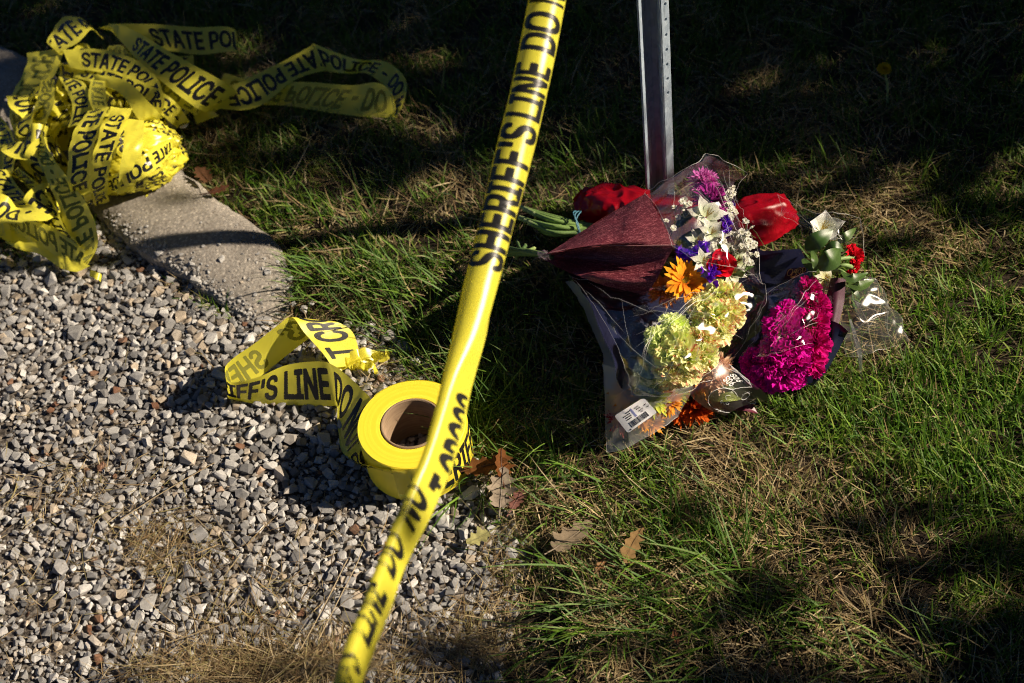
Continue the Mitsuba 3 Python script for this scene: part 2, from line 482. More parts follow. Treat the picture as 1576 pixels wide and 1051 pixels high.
def blades(base, length, width, az, lean, bend, col, tipcol, nseg=5, twist=None):
    """many blades at once: each leaves the ground leaning by "lean" (0 upright, 1.5 flat) towards az and droops by "bend" """
    n = len(base); u = np.linspace(0, 1, nseg + 1)
    ang = lean[:, None] + bend[:, None] * u[None]                      # from vertical
    step = length[:, None] / nseg
    dxy, dz = np.sin(ang) * step, np.cos(ang) * step
    r = np.concatenate([np.zeros((n, 1)), np.cumsum(dxy[:, :-1], 1)], 1); z = np.concatenate([np.zeros((n, 1)), np.cumsum(dz[:, :-1], 1)], 1)
    d = np.stack([np.cos(az), np.sin(az)], 1); side = np.stack([-np.sin(az), np.cos(az)], 1)
    curve = rng.normal(0, 0.12, n)[:, None] * u[None] ** 2 * length[:, None]
    tw = rng.normal(0, 0.5, n)[:, None] * np.ones_like(u)[None]
    w = width[:, None] * (1 - u[None] ** 2.2) * 0.5 * np.minimum(1, 0.55 + u[None] * 2)
    P = np.empty((n, nseg + 1, 2, 3))
    cx = base[:, None, 0] + d[:, :1] * r + side[:, :1] * curve; cy = base[:, None, 1] + d[:, 1:] * r + side[:, 1:] * curve
    zz = np.maximum(base[:, None, 2] + z, base[:, None, 2] - 0.002 + 0.004 * u[None])
    for k, sg in ((0, -1), (1, 1)):
        P[:, :, k, 0] = cx + sg * side[:, :1] * w * np.cos(tw)
        P[:, :, k, 1] = cy + sg * side[:, 1:] * w * np.cos(tw)
        P[:, :, k, 2] = zz + sg * w * np.sin(tw)
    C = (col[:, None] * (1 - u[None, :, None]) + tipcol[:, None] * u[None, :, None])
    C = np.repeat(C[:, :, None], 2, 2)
    k = np.arange(nseg) * 2
    f1 = np.vstack([np.stack([k, k + 1, k + 3], 1), np.stack([k, k + 3, k + 2], 1)])
    F = (f1[None] + (np.arange(n) * (nseg + 1) * 2)[:, None, None]).reshape(-1, 3)
    return P.reshape(-1, 3), F, C.reshape(-1, 3)


def blob(px, py, cx, cy, rx, ry, ang=0.0):
    c, s = math.cos(ang), math.sin(ang); x, y = px - cx, py - cy
    return np.exp(-(((c * x + s * y) / rx) ** 2 + ((-s * x + c * y) / ry) ** 2))


def fields(px, py):
    """(green cover, dry cover, blade length scale) of the lawn"""
    one = np.ones_like(px)
    g, t, L = 1.0 * one, 0.46 * one, 0.0235 * one
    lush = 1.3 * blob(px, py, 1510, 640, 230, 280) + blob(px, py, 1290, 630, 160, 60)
    dead = 1.15 * blob(px, py, 1260, 850, 140, 240, -0.45) + 0.8 * blob(px, py, 1080, 690, 120, 45, .2) + 0.75 * blob(px, py, 1130, 740, 80, 60) + blob(px, py, 1330, 960, 120, 110)
    dead = dead + 1.0 * blob(px, py, 1430, 365, 110, 34, .3) + 0.6 * blob(px, py, 1390, 480, 40, 90) + 0.8 * blob(px, py, 1270, 300, 120, 40) + 0.5 * blob(px, py, 1250, 180, 120, 60, .6) + 0.6 * blob(px, py, 700, 330, 90, 40) + 0.5 * blob(px, py, 1330, 570, 60, 50)
    dirt = 0.9 * blob(px, py, 800, 990, 90, 110) + 0.75 * blob(px, py, 900, 1010, 170, 90) + 0.5 * blob(px, py, 960, 830, 110, 90) + 0.85 * blob(px, py, 850, 790, 55, 80) + 0.8 * blob(px, py, 1150, 1050, 500, 45) + 0.7 * blob(px, py, 770, 720, 40, 60) + 0.9 * blob(px, py, 470, 480, 45, 40)
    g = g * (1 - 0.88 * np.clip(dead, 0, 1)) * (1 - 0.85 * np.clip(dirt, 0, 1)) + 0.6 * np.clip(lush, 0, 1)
    t = t + 0.95 * np.clip(dead, 0, 1) + 0.35 * np.clip(dirt, 0, 1) + 0.45 * blob(px, py, 1000, 900, 250, 170)
    L = L * (1 + 0.35 * np.clip(lush, 0, 1) + 0.5 * blob(px, py, 720, 560, 170, 150) + 0.5 * blob(px, py, 960, 850, 220, 130))
    t = t * (1 - 0.6 * np.clip(lush, 0, 1))
    return g, t, L


def lawn_points(n, lo=(-1.25, 0.45), hi=(1.35, 2.75)):
    x = rng.uniform(lo[0], hi[0], n); y = rng.uniform(lo[1], hi[1], n)
    P0 = np.column_stack([x, y, 0 * x]); pp = pix(P0)
    keep = ~gravel_in(x, y, -0.012) & ~shapely.contains_xy(SLAB.buffer(0.004), x, y)
    return P0[keep], pp[keep]


def clump(p, f, seed): return meshkit.fbm(np.column_stack([p[:, :2] * f, np.zeros(len(p))]), 3, seed)


base, pp = lawn_points(330000)
g, t, L = fields(pp[:, 0], pp[:, 1])
patch = clump(base, 22, 3)
keep = rng.random(len(base)) < g * np.clip(0.06 + 2.6 * (patch - 0.30), 0.03, 1)
b = base[keep]; n = len(b); Lk = L[keep]
b[:, 2] = ground_z(b[:, 0], b[:, 1]) - 0.002
mainaz = 2.6 + 2.2 * (clump(b, 4, 21) - .5) * 3
az = mainaz + rng.normal(0, 1.9, n)
col = GREENS[rng.choice(5, n, p=(.3, .3, .17, .15, .08))] * (0.75 + 0.5 * rng.random((n, 1)))
yel = (clump(b, 9, 9) > 0.60)[:, None] * rng.random((n, 1)) * 0.4
col = col * (1 - yel) + np.array((0.20, 0.19, 0.05)) * yel
_p = pix(b); col = col * (1 + .30 * np.clip(blob(_p[:, 0], _p[:, 1], 1500, 600, 260, 260) + blob(_p[:, 0], _p[:, 1], 1290, 630, 180, 70), 0, 1))[:, None]  # lush turf on the right, also painted brighter to look sunlit
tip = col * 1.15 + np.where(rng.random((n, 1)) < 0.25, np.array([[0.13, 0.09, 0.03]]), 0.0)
labels['grass'] = {'kind': 'stuff', 'label': 'green lawn grass around the post and the bouquets', 'category': 'grass'}
gm = MB()
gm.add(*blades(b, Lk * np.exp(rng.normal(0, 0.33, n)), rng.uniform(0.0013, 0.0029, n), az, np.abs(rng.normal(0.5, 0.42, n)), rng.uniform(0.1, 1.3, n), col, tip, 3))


def tuft(px, py, n, spread, length, azdeg, azs, lean, wid=0.0026, cols=(0, 1, 2)):
    """a tuft of long blades laid over in one direction"""
    p = at(px, py); bb = np.column_stack([p[0] + rng.normal(0, spread, n), p[1] + rng.normal(0, spread * .7, n), np.zeros(n)])
    bb[:, 2] = ground_z(bb[:, 0], bb[:, 1])
    c = GREENS[rng.choice(cols, n)] * (0.8 + 0.5 * rng.random((n, 1)))
    gm.add(*blades(bb, length * .82 * np.exp(rng.normal(0, .3, n)), rng.uniform(.6, 1.2, n) * wid, np.radians(azdeg) + rng.normal(0, azs, n), np.abs(rng.normal(lean, .25, n)), rng.uniform(.05, .6, n), c, c * 1.15 + .02, 7))


for a in ((1020, 850, 45, .05, .075, 150, 1.3, .75), (1080, 900, 60, .05, .095, 185, .9, .8), (970, 925, 55, .045, .115, 185, .7, .9), (1060, 950, 55, .05, .10, 205, .8, .85), (920, 985, 40, .03, .115, 220, .5, .9), (1010, 1000, 25, .04, .08, 230, .8, .85), (1120, 860, 45, .03, .08, 80, .7, .55),
          (880, 800, 25, .04, .08, 170, 1.2, .8), (950, 760, 45, .05, .06, 150, 1.5, .7), (1100, 800, 40, .05, .06, 170, 1.5, .7), (1180, 930, 80, .05, .08, 200, .8, .7), (1240, 970, 60, .04, .07, 200, .8, .7),
          (720, 560, 60, .05, .085, 160, 1.0, .7), (650, 490, 50, .04, .08, 170, 1.0, .7), (770, 620, 70, .04, .085, 200, 1.2, .7), (740, 680, 70, .025, .09, 150, 1.0, .8), (720, 660, 50, .02, .10, 20, .8, .9), (600, 450, 90, .05, .08, 180, .8, .55), (520, 440, 70, .03, .06, 190, .8, .7), (470, 420, 60, .02, .06, 190, .8, .7), (740, 740, 40, .02, .10, 250, .7, .95),
          (830, 700, 45, .04, .07, 160, 1.3, .7), (880, 740, 45, .04, .07, 180, 1.4, .7), (1450, 720, 160, .09, .042, 100, 1.0, .4), (1380, 660, 140, .09, .04, 110, 1.0, .4), (1520, 600, 160, .09, .042, 100, 1.0, .4), (1500, 820, 120, .08, .045, 100, 1.0, .4), (1250, 640, 120, .07, .04, 120, 1.1, .45), (1180, 660, 90, .06, .04, 120, 1.1, .45), (1450, 1010, 30, .05, .09, 150, .8, .8), (1330, 1040, 20, .04, .08, 160, .8, .8),
          (1100, 270, 70, .06, .06, 120, .8, .4), (960, 240, 70, .06, .06, 120, .8, .4), (850, 270, 80, .06, .055, 150, .8, .5), (560, 330, 60, .06, .05, 150, .8, .5), (1290, 270, 60, .05, .06, 120, .8, .4)):
    tuft(*a)
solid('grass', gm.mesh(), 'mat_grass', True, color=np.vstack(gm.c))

base, pp = lawn_points(330000)
g, t, L = fields(pp[:, 0], pp[:, 1])
keep = rng.random(len(base)) < t * np.clip(0.25 + 2.0 * (clump(base, 15, 33) - 0.3), 0.05, 1)
b = base[keep]; n = len(b); b[:, 2] = ground_z(b[:, 0], b[:, 1]) + rng.uniform(-.001, .010, n)
az = 3.0 + 4 * (clump(b, 6, 41) - .5) * 3 + rng.normal(0, 1.2, n)
col = TANS[rng.choice(5, n)] * (0.6 + 0.6 * rng.random((n, 1)))
dm = MB()
dm.add(*blades(b, 0.026 * np.exp(rng.normal(0, .45, n)), rng.uniform(.0009, .0023, n), az, np.clip(rng.normal(1.25, .28, n), .5, 1.55), rng.uniform(-.25, .3, n), col, col * 1.05, 3))
# straw caught in the gravel
for cx, cy, rx, ry, n, ln in ((250, 840, 80, 40, 420, .035), (400, 1030, 170, 32, 1700, .04), (120, 745, 80, 40, 150, .03), (560, 1000, 60, 50, 120, .04), (720, 1000, 70, 60, 420, .035), (380, 940, 120, 60, 160, .04), (500, 880, 150, 90, 90, .04), (60, 900, 90, 120, 130, .03), (610, 570, 60, 40, 130, .025), (480, 500, 50, 30, 100, .025), (770, 900, 30, 120, 400, .03), (210, 700, 200, 150, 90, .03), (300, 430, 60, 30, 50, .02)):
    q = np.array([at(a, c) for a, c in zip(rng.normal(cx, rx * .6, n), rng.normal(cy, ry * .6, n))]); q[:, 2] = gravel_z(q[:, 0], q[:, 1]) + rng.uniform(.003, .012, n)
    col = TANS[rng.choice(5, n)] * (0.55 + 0.55 * rng.random((n, 1)))
    dm.add(*blades(q, ln * np.exp(rng.normal(0, .4, n)), rng.uniform(.0007, .0016, n), rng.uniform(0, 6.28, n), np.clip(rng.normal(1.45, .12, n), 1.1, 1.6), rng.uniform(-.15, .15, n), col, col, 4))
labels['dry_grass'] = {'kind': 'stuff', 'label': 'dead tan grass and straw lying in the lawn and on the gravel', 'category': 'dry grass'}
solid('dry_grass', dm.mesh(), 'mat_dry', True, color=np.vstack(dm.c))

# long straws that lie singly on the gravel
for pts, lab in (([(490, 985), (520, 925), (548, 870), (556, 850)], 'long pale straw lying on the gravel beside the hanging tape'), ([(462, 1000), (500, 930), (535, 860)], 'long straw second from the hanging tape, on the gravel'), ([(185, 800), (250, 758), (330, 712)], 'thin straw lying slantwise on the gravel left of centre'), ([(255, 990), (300, 975), (350, 958)], 'short straw by the dead grass on the gravel')):
    k = thing('straw', lab, 'straw')
    p = catmull([at(x, y, 0.016) for x, y in pts], 10)
    solid(k, tube(p, 0.0008, 5), 'mat_solid', True, color=np.full((10 * 5 + 2, 3), 1.0) * [.30, .235, .14])

# ------------------------------------------------------------------ lettering on tape
def flat_text(text, xscale, maxedge=0.16, weight=0.017):
    """triangles of the lettering, capitals 1 tall, narrowed, cut finely enough to bend"""
    m = meshkit.text_mesh(text, 1.0, depth=0.01, bold=True)
    up = m.face_normals[:, 2] > 0.9
    q = np.array(m.vertices)[:, :2] * [xscale, 1.0]
    shape = shapely.union_all([Polygon(q[t]).buffer(1e-5) for t in np.array(m.faces)[up]]).buffer(weight).simplify(0.006)
    v, f, at_ = [], [], 0
    for g in getattr(shape, 'geoms', [shape]):
        a, b = trimesh.creation.triangulate_polygon(g, engine='earcut')
        v.append(np.column_stack([a, np.zeros(len(a))])); f.append(b + at_); at_ += len(a)
    v, f = trimesh.remesh.subdivide_to_size(np.vstack(v), np.vstack(f), maxedge)[:2]
    e1, e2 = v[f[:, 1]] - v[f[:, 0]], v[f[:, 2]] - v[f[:, 0]]
    neg = e1[:, 0] * e2[:, 1] - e1[:, 1] * e2[:, 0] < 0
    f = np.array(f); f[neg] = f[neg][:, ::-1]
    u, inv = np.unique(np.round(v[:, :2], 6), axis=0, return_inverse=True)
    return u, inv.ravel()[f]


XS = 0.50
WORDS = {}


def words(text):
    if text not in WORDS: WORDS[text] = flat_text(text, XS)
    return WORDS[text]


class Ribbon:
    """a strip of tape as a grid of points (ns, nt, 3), s along it in metres, t across it from -1 to 1"""
    def __init__(self, P):
        self.P = P
        mid = P[:, P.shape[1] // 2]
        self.s = np.concatenate([[0], np.cumsum(np.linalg.norm(np.diff(mid, axis=0), axis=1))])
        du = np.gradient(P, axis=0); dv = np.gradient(P, axis=1)
        self.N = unit(np.cross(du, dv))

    def look(self, s, t, off):
        ns, nt = self.P.shape[:2]
        i = np.interp(s, self.s, np.arange(ns)); j = (t + 1) / 2 * (nt - 1)
        i = np.clip(i, 0, ns - 1.001); j = np.clip(j, 0, nt - 1.001)
        a, b = i.astype(int), j.astype(int); fa, fb = (i - a)[:, None], (j - b)[:, None]

        def bil(G): return (G[a, b] * (1 - fa) + G[a + 1, b] * fa) * (1 - fb) + (G[a, b + 1] * (1 - fa) + G[a + 1, b + 1] * fa) * fb
        return bil(self.P) + off * unit(bil(self.N))

    def sheet(self):
        ns, nt = self.P.shape[:2]
        return self.P.reshape(-1, 3), grid_faces(ns, nt)

    def letter(self, text, s0, cap=0.70, flip=1, rev=False, mid=0.0, scale=1.0, half=0.038):
        """decals (front, back). Letter tops towards t = -flip; rev: text runs against s"""
        u, f = words(text)
        h = cap * 2 * half
        s = s0 + (-1 if rev else 1) * u[:, 0] * h * scale
        t = mid - flip * (u[:, 1] - 0.5) * 2 * cap
        c = s[f]
        ok = (c.min(1) > self.s[0] + .001) & (c.max(1) < self.s[-1] - .001) & (np.abs(t[f]).max(1) < .995)
        f = f[ok]
        if len(f) == 0: return None
        return self.look(s, t, 0.00035), self.look(s, t, -0.00035), f


def strand(parent, name, P, texts=(), half=0.038, sub=None, ink=True, label=None):
    """a strip of tape with its printing and the print showing through on its back"""
    r = Ribbon(P)
    key = part(parent, name, r.sheet(), 'mat_tape', label, True) if parent else None
    fr, bk = MB(), MB()
    for kw in texts:
        got = r.letter(half=half, **kw)
        if got is None: continue
        a, b, f = got
        A, B = (a, b) if kw.get('rev') else (b, a)      # printed on the side from which it reads
        if kw.get('flip', 1) < 0: A, B = B, A
        fr.add(A, f); bk.add(B, f[:, ::-1])
    return key, fr, bk


def edges_strip(st, ns=None, nt=9, wrinkle=0.0, seed=0, bow=0.0, step=0.005):
    """stations: ((px, py, z) of edge t=-1, (px, py, z) of edge t=+1)"""
    A = np.array([at(*a) for a, b in st]); B = np.array([at(*b) for a, b in st])
    if ns is None: ns = int(max(12, np.linalg.norm(np.diff((A + B) / 2, axis=0), axis=1).sum() / step))
    ab = catmull(np.hstack([A, B]), ns)
    t = np.linspace(0, 1, nt)[None, :, None]
    P = ab[:, None, :3] * (1 - t) + ab[:, None, 3:] * t
    N = unit(np.cross(np.gradient(P, axis=0), np.gradient(P, axis=1)))
    if bow: P = P + N * bow * (1 - (2 * t - 1) ** 2)
    if wrinkle:
        q = P.reshape(-1, 3)
        w = meshkit.fbm(q * 38, 3, seed) - .5 + 0.5 * (np.abs(meshkit.noise(q * 75, seed + 5) - .5) - .25)
        P = P + N * (wrinkle * 2 * w).reshape(P.shape[:2])[..., None]
    return P


def tape_parts(parent, P, texts, name='strand', half=0.038, label=None):
    key, fr, bk = strand(parent, name, P, texts, half, label=label)
    if fr.n:
        part(key, 'lettering', fr.mesh(), 'mat_ink', smooth=True)
        part(key, 'print_through', bk.mesh(), 'mat_ghost', smooth=True)
    return key


# unseen trees; two crowns on the right are shaped to shade the top and lower right
def leaf_mesh(pts, size, cols, seed):
    r = np.random.default_rng(seed); n = len(pts)
    d = unit(r.normal(size=(n, 3)) * [1, 1, .6]); s = unit(np.cross(d, unit(r.normal(size=(n, 3)))))
    L = (size * np.exp(r.normal(0, .25, n)))[:, None]
    v = np.stack([pts - d * L * .5, pts + s * L * .28 + d * L * .05, pts + d * L * .5, pts - s * L * .28 + d * L * .05], 1).reshape(-1, 3)
    k = np.arange(n)[:, None] * 4
    f = np.vstack([np.hstack([k, k + 1, k + 2]), np.hstack([k, k + 2, k + 3])])
    c = cols[r.integers(len(cols), size=n)] * (0.7 + .6 * r.random((n, 1)))
    return v, f, np.repeat(c, 4, 0)


def tree(name, label, x, y, h, rad, z0, n, size, seed, profile, thin_from=99.0):
    k = thing(name, label, 'tree'); r = np.random.default_rng(seed)
    tr = MB(); th = 0.09 * h / 5
    zz = np.linspace(0, h * .93, 14)
    tr.add(*tube(np.column_stack([x + .05 * np.sin(zz * .9 + seed), y + .05 * np.cos(zz * .7), zz - .02]), th * (1 - .85 * zz / h) * (1 + .5 * np.exp(-zz / .2)), 12))
    tips = []
    for i in range(34):
        z = z0 + (h * .9 - z0) * r.random(); a = r.uniform(0, 6.28); R = rad * profile((z - z0) / (h - z0)) * .85
        p0 = np.array([x, y, z]); p1 = p0 + [R * math.cos(a), R * math.sin(a), R * .25]
        pth = catmull([p0, p0 * .5 + p1 * .5 + [0, 0, .05 * R], p1], 6)
        tr.add(*tube(pth, np.linspace(th * .28, .006, 6), 5))
    tr.put(k, 'trunk', 'mat_bark')
    u = r.random(n) ** 0.8; a = r.uniform(0, 6.28, n); z = z0 + (h - z0) * u
    q = np.sqrt(r.random(n)) ** .6
    R = rad * np.array([profile(t) for t in u]) * q
    P = np.column_stack([x + R * np.cos(a), y + R * np.sin(a), z])
    cl = meshkit.fbm(P * 2.6, 3, seed); P = P[((cl > .40) | (q < .55)) & ((P[:, 2] < thin_from) | (r.random(n) < .5))]
    P += r.normal(0, .085, P.shape)
    v, f, c = leaf_mesh(P, size, np.array([(.045, .085, .018), (.06, .11, .022), (.035, .07, .02)]), seed)
    part(k, 'crown', (v, f), 'mat_leaf', color=c)


tree('tree', 'tall conical evergreen tree out of view to the right, its crown shaped to shade the top', 3.3, 2.99, 7.5, 2.15, .1, 140000, .085, 3, lambda t: max(1 - .98 * t, 0) ** .95 * (1 - .26 * min(max((t - .27) / .07, 0), 1)), 2.6)  # unseen; crown steps inward higher up so sun reaches the tape heap
tree('tree', 'rounded bushy tree out of view to the right, placed to shade the lower right corner', 3.3, -1.44, 4.2, 2.3, .1, 70000, .085, 4, lambda t: math.sqrt(max(1 - t ** 1.6, 0)))  # unseen; set where its shade darkens the lower right corner
tree('tree', 'slim young tree beyond the lawn that holds the upper end of the tape', .86, 2.72, 5.2, .95, 2.6, 6000, .09, 5, lambda t: math.sqrt(max(t * (1 - t), 0)) * 2)
#PART2
# ------------------------------------------------------------------ the hanging tape
def hanging():
    # left edge on the photograph, distance, angles of the cross-section (front layer, back layer), width of the fold
    S = [(823, -60, 1.53, 1.95, -1.95, .038), (813, 0, 1.52, 1.95, -1.95, .038), (789, 120, 1.49, 1.95, -1.98, .038), (761, 240, 1.465, 1.97, -2.02, .038), (723, 400, 1.43, 2.0, -2.2, .036),
         (700, 500, 1.405, 1.2, -2.3, .026), (681, 580, 1.38, .85, -2.35, .013), (655, 685, 1.347, .74, -2.4, .008), (627, 755, 1.325, .78, -2.4, .008), (590, 840, 1.29, 1.0, -2.45, .010), (567, 900, 1.265, 1.0, -2.35, .010), (544, 960, 1.24, 1.05, -2.15, .009), (512, 1051, 1.205, 1.15, -2.05, .009), (490, 1110, 1.18, 1.15, -2.05, .009)]
    S = np.array(S, float); n = 260
    c = catmull(S, n)
    pts = np.array([at_d(a, b, d) for a, b, d in c[:, :3]])
    tan = unit(np.gradient(pts, axis=0)); toc = CAM - pts; toc = unit(toc - (toc * tan).sum(1)[:, None] * tan)
    sd = np.cross(tan, toc); sd *= np.sign((sd @ RIGHT))[:, None]
    nt = 49; t = np.linspace(-.038, .038, nt)
    P = np.empty((n, nt, 3))
    for i in range(n):
        f, b, w = c[i, 3], c[i, 4], max(c[i, 5], .004)
        h = np.clip(t / w, -1, 1)
        th = b + (f - b) * (h + 1) / 2
        a = np.concatenate([[0], np.cumsum(np.cos((th[1:] + th[:-1]) / 2) * (t[1] - t[0]))]); d = np.concatenate([[0], np.cumsum(np.sin((th[1:] + th[:-1]) / 2) * (t[1] - t[0]))])
        a -= a.min(); d -= d.min()
        P[i] = pts[i] + a[:, None] * sd[i] - d[:, None] * toc[i]
    # on to the tree, and down to the ground by the viewer's feet
    m = P.mean(1)
    up = catmull([P[0].mean(0), P[0].mean(0) + (m[0] - m[12]) * 3, [.60, 2.12, 1.36], [.80, 2.60, 1.74]], 40)
    dn = catmull([P[-1].mean(0), P[-1].mean(0) + (m[-1] - m[-12]) * 2, [-.34, .30, .10], [-.42, .12, .006], [-.47, -.05, .004]], 40)
    sec0, sec1 = P[0] - P[0].mean(0), P[-1] - P[-1].mean(0)
    U = up[1:, None] + sec0[None]; Dn = dn[1:, None] + sec1[None] * np.linspace(1, .9, 39)[:, None, None]
    Dn[..., 2] = np.maximum(Dn[..., 2], .004 + np.arange(nt)[None] * 1e-4)
    P = np.concatenate([U[::-1], P, Dn])
    # small creases
    q = P.reshape(-1, 3); r = Ribbon(P)
    P = P + r.N * (0.0016 * (meshkit.fbm(q * 26, 3, 4) - .5)).reshape(P.shape[:2])[..., None]
    k = thing('hanging_tape', 'yellow printed barrier tape strung from the top down across the roll to the lower left', 'barrier tape')
    r = Ribbon(P); mid = P[:, nt // 2]; py = pix(P[:, nt // 2])[:, 1]

    def s_at(y): return float(np.interp(y, py[39:-39], r.s[39:-39]))
    tx = []
    phrase = "SHERIFF'S LINE DO NOT CROSS"
    def fit(text, y0, y1, **kw):
        cap = .56 if y0 < 420 else .66
        wd = words(text)[0][:, 0].max() * cap * .076
        tx.append(dict(text=text, s0=s_at(y0), rev=True, flip=1, cap=cap, scale=(s_at(y0) - s_at(y1)) / wd, **kw))
    for word in (("SHERIFF'S", 413, 190), ('LINE', 183, 96), ('DO', 80, 18), ('NOT', 6, -50), ("SHERIFF'S", 1190, 1003), ('LINE', 975, 895), ('DO', 872, 819), ('NO', 798, 745)): fit(*word)
    fit('T CROSS', 735, 590, mid=1.2)
    part(k, 'strip', r.sheet(), 'mat_tape', None, True)
    key, fr, bk = strand(None, 'strip', P, tx)
    part(k, 'lettering', fr.mesh(), 'mat_ink', smooth=True); part(k, 'print_through', bk.mesh(), 'mat_ghost', smooth=True)
    a = np.linspace(0, 6.6, 60); tr = [.86 + .05 * math.sin(1.74 * .9 + 5), 2.72 + .05 * math.cos(1.74 * .7)]
    L = np.stack([np.column_stack([tr[0] + (.094 + .001 * a) * np.cos(a - 2.2), tr[1] + (.094 + .001 * a) * np.sin(a - 2.2), 1.74 + s * .022 + .002 * a]) for s in np.linspace(-1, 1, 5)], 1)
    part(k, 'knot', (L.reshape(-1, 3), grid_faces(60, 5)), 'mat_tape', None, True)


hanging()

# ------------------------------------------------------------------ the roll and its loose tail
RC = np.array([-.14814, 1.16604]); RR, RI, RH = .0735, .0420, .076
RZ = 0.004


def ring_body(r0, r1, z0, z1, n=96, ch=.0012):
    prof = [(r1 - ch, z0), (r1, z0 + ch), (r1, z1 - ch), (r1 - ch, z1), (r0 + ch, z1), (r0, z1 - ch), (r0, z0 + ch), (r0 + ch, z0)]
    th = np.arange(n) / n * 2 * np.pi
    v = np.array([[RC[0] + r * np.cos(th), RC[1] + r * np.sin(th), 0 * th + z] for r, z in prof]).transpose(0, 2, 1).reshape(-1, 3)
    m = len(prof); i = np.arange(n); j = (i + 1) % n; f = []
    for k in range(m):
        a, b = k * n, ((k + 1) % m) * n
        f += [np.stack([a + i, a + j, b + j], 1), np.stack([a + i, b + j, b + i], 1)]
    return v, np.vstack(f)


roll = thing('tape_roll', 'roll of yellow barrier tape standing on the gravel, its loose tail looped to the left', 'roll of tape')
part(roll, 'wound_tape', ring_body(RI, RR, RZ, RZ + RH), 'mat_rolled', 'wound yellow tape of the roll', 40)
part(roll, 'cardboard_core', ring_body(.0382, RI - .0002, RZ - .001, RZ + RH + .0012), 'mat_cardboard', 'brown cardboard core of the roll', 40)


def rp(deg, r, z):
    a = math.radians(deg); return np.array([RC[0] + r * math.cos(a), RC[1] + r * math.sin(a), z + RZ])


# outer layer with its printing
th = np.radians(np.linspace(-115, 130, 120))
for_outer = np.stack([np.stack([RC[0] + (RR + .0006) * np.cos(th), RC[1] + (RR + .0006) * np.sin(th), 0 * th + RZ + z], 1) for z in np.linspace(RH - .0006, .0006, 9)], 1)
r = Ribbon(for_outer)
sheet_key = part(roll, 'outer_turn', r.sheet(), 'mat_tape', 'outermost printed turn of tape', True)
fr = MB()
g = r.letter("SHERIFF'S LINE DO NOT CROSS", .022, cap=.66, flip=1, scale=.86)
A = g[0] if ((g[0][:, :2] - RC) ** 2).sum() > ((g[1][:, :2] - RC) ** 2).sum() else g[1]
fr.add(A, g[2]); part(sheet_key, 'lettering', fr.mesh(), 'mat_ink', smooth=True)

TE = [at(512, 566, .030), at(498, 545, .050), at(470, 514, .085), at(449, 488, .105), at(428, 500, .100), at(395, 526, .085), at(358, 552, .074), at(346, 568, .068), at(356, 588, .064), at(398, 580, .062), at(440, 562, .066), at(492, 556, .070), at(513, 562, .070), at(530, 574, .066), at(556, 598, .058), at(572, 625, .050), rp(196, .0790, .048), rp(222, .0770, .064), rp(248, .0756, .073), rp(268, .0744, .0755), rp(290, .0742, .0755)]
BE = [at(548, 562, .006), at(552, 540, .014), at(540, 508, .040), at(508, 494, .065), at(486, 512, .045), at(430, 556, .016), at(384, 592, .008), at(352, 610, .006), at(360, 615, .004), at(392, 621, .003), at(440, 623, .003), at(500, 625, .003), at(518, 626, .003), at(519, 640, .003), at(521, 662, .003), at(525, 692, .004), at(540, 707, .004), at(575, 728, .004), at(622, 757, .004), rp(268, .0752, .001), rp(290, .0742, .0006)]
ab = catmull(np.hstack([TE, BE]), 260)
tt = np.linspace(0, 1, 15)[None, :, None]
P = ab[:, None, :3] * (1 - tt) + ab[:, None, 3:] * tt
r = Ribbon(P)
P = P + r.N * (.0012 * (meshkit.fbm(P.reshape(-1, 3) * 30, 3, 9) - .5)).reshape(P.shape[:2])[..., None]
r = Ribbon(P); px_mid = pix(P[:, 7])
i_line = 85 + int(np.argmin(np.abs(px_mid[85:150, 0] - 441)))
i_t = int(np.argmin(np.linalg.norm(px_mid[:60] - [528, 556], axis=1)))
wline = words("SHERIFF'S LINE DO NOT CROSS")[0][:, 0].max()
TS = .84; h = .66 * .076 * TS
tail = part(roll, 'tail', r.sheet(), 'mat_tape', 'loose looped tail of the roll', True)
fr, bk = MB(), MB()
w1 = words("SHERIFF'S ")[0][:, 0].max(); w2 = words("SHERIFF'S")[0][:, 0].max()
s_line = r.s[i_line] - (w2 + .32) * h
for text, s0 in (("T CROSS", r.s[i_t] + .004), ("SHERIFF'S LINE DO NOT CROSS", s_line), ("SHERIFF'S LINE DO NOT CROSS", s_line + (wline + 1.1) * h)):
    got = r.letter(text, s0, cap=.66, flip=1, scale=TS)
    if got:
        a, b, f = got; fr.add(a, f); bk.add(b, f[:, ::-1])
INK_SIDE = -1
if INK_SIDE < 0: fr.v, bk.v = bk.v, fr.v
part(tail, 'lettering', fr.mesh(), 'mat_ink', smooth=True); part(tail, 'print_through', bk.mesh(), 'mat_ghost', smooth=True)
# torn shreds at the tail's end
for i, (pts, w) in enumerate(([[(512, 562, .02), (530, 556, .016), (548, 548, .02), (570, 552, .012), (588, 545, .022)], .012], [[(520, 568, .008), (536, 556, .022), (545, 566, .006), (556, 560, .02), (566, 570, .006)], .007], [[(540, 560, .01), (560, 545, .02), (590, 550, .008), (598, 540, .02)], .010], [[(548, 552, .02), (556, 566, .008), (572, 562, .02), (580, 575, .006)], .006])):
    c = catmull([at(*p) for p in pts], 40); tn = unit(np.gradient(c, axis=0)); sd = unit(np.cross(tn, unit(np.array([.2, -.5, .8]) + .6 * np.sin(np.arange(40) * .35 + i)[:, None] * np.array([1, .3, -.4]))))
    Q = np.stack([c + sd * w * x * (1 - .5 * (np.arange(40) / 39)[:, None]) for x in (-1, -.3, .3, 1)], 1)
    Q += .003 * (meshkit.fbm(Q.reshape(-1, 3) * 120, 2, i) - .5).reshape(Q.shape[:2])[..., None]
    part(tail, 'torn_shred', (Q.reshape(-1, 3), grid_faces(40, 4)), 'mat_tape', 'torn crumpled end of the tail', True)

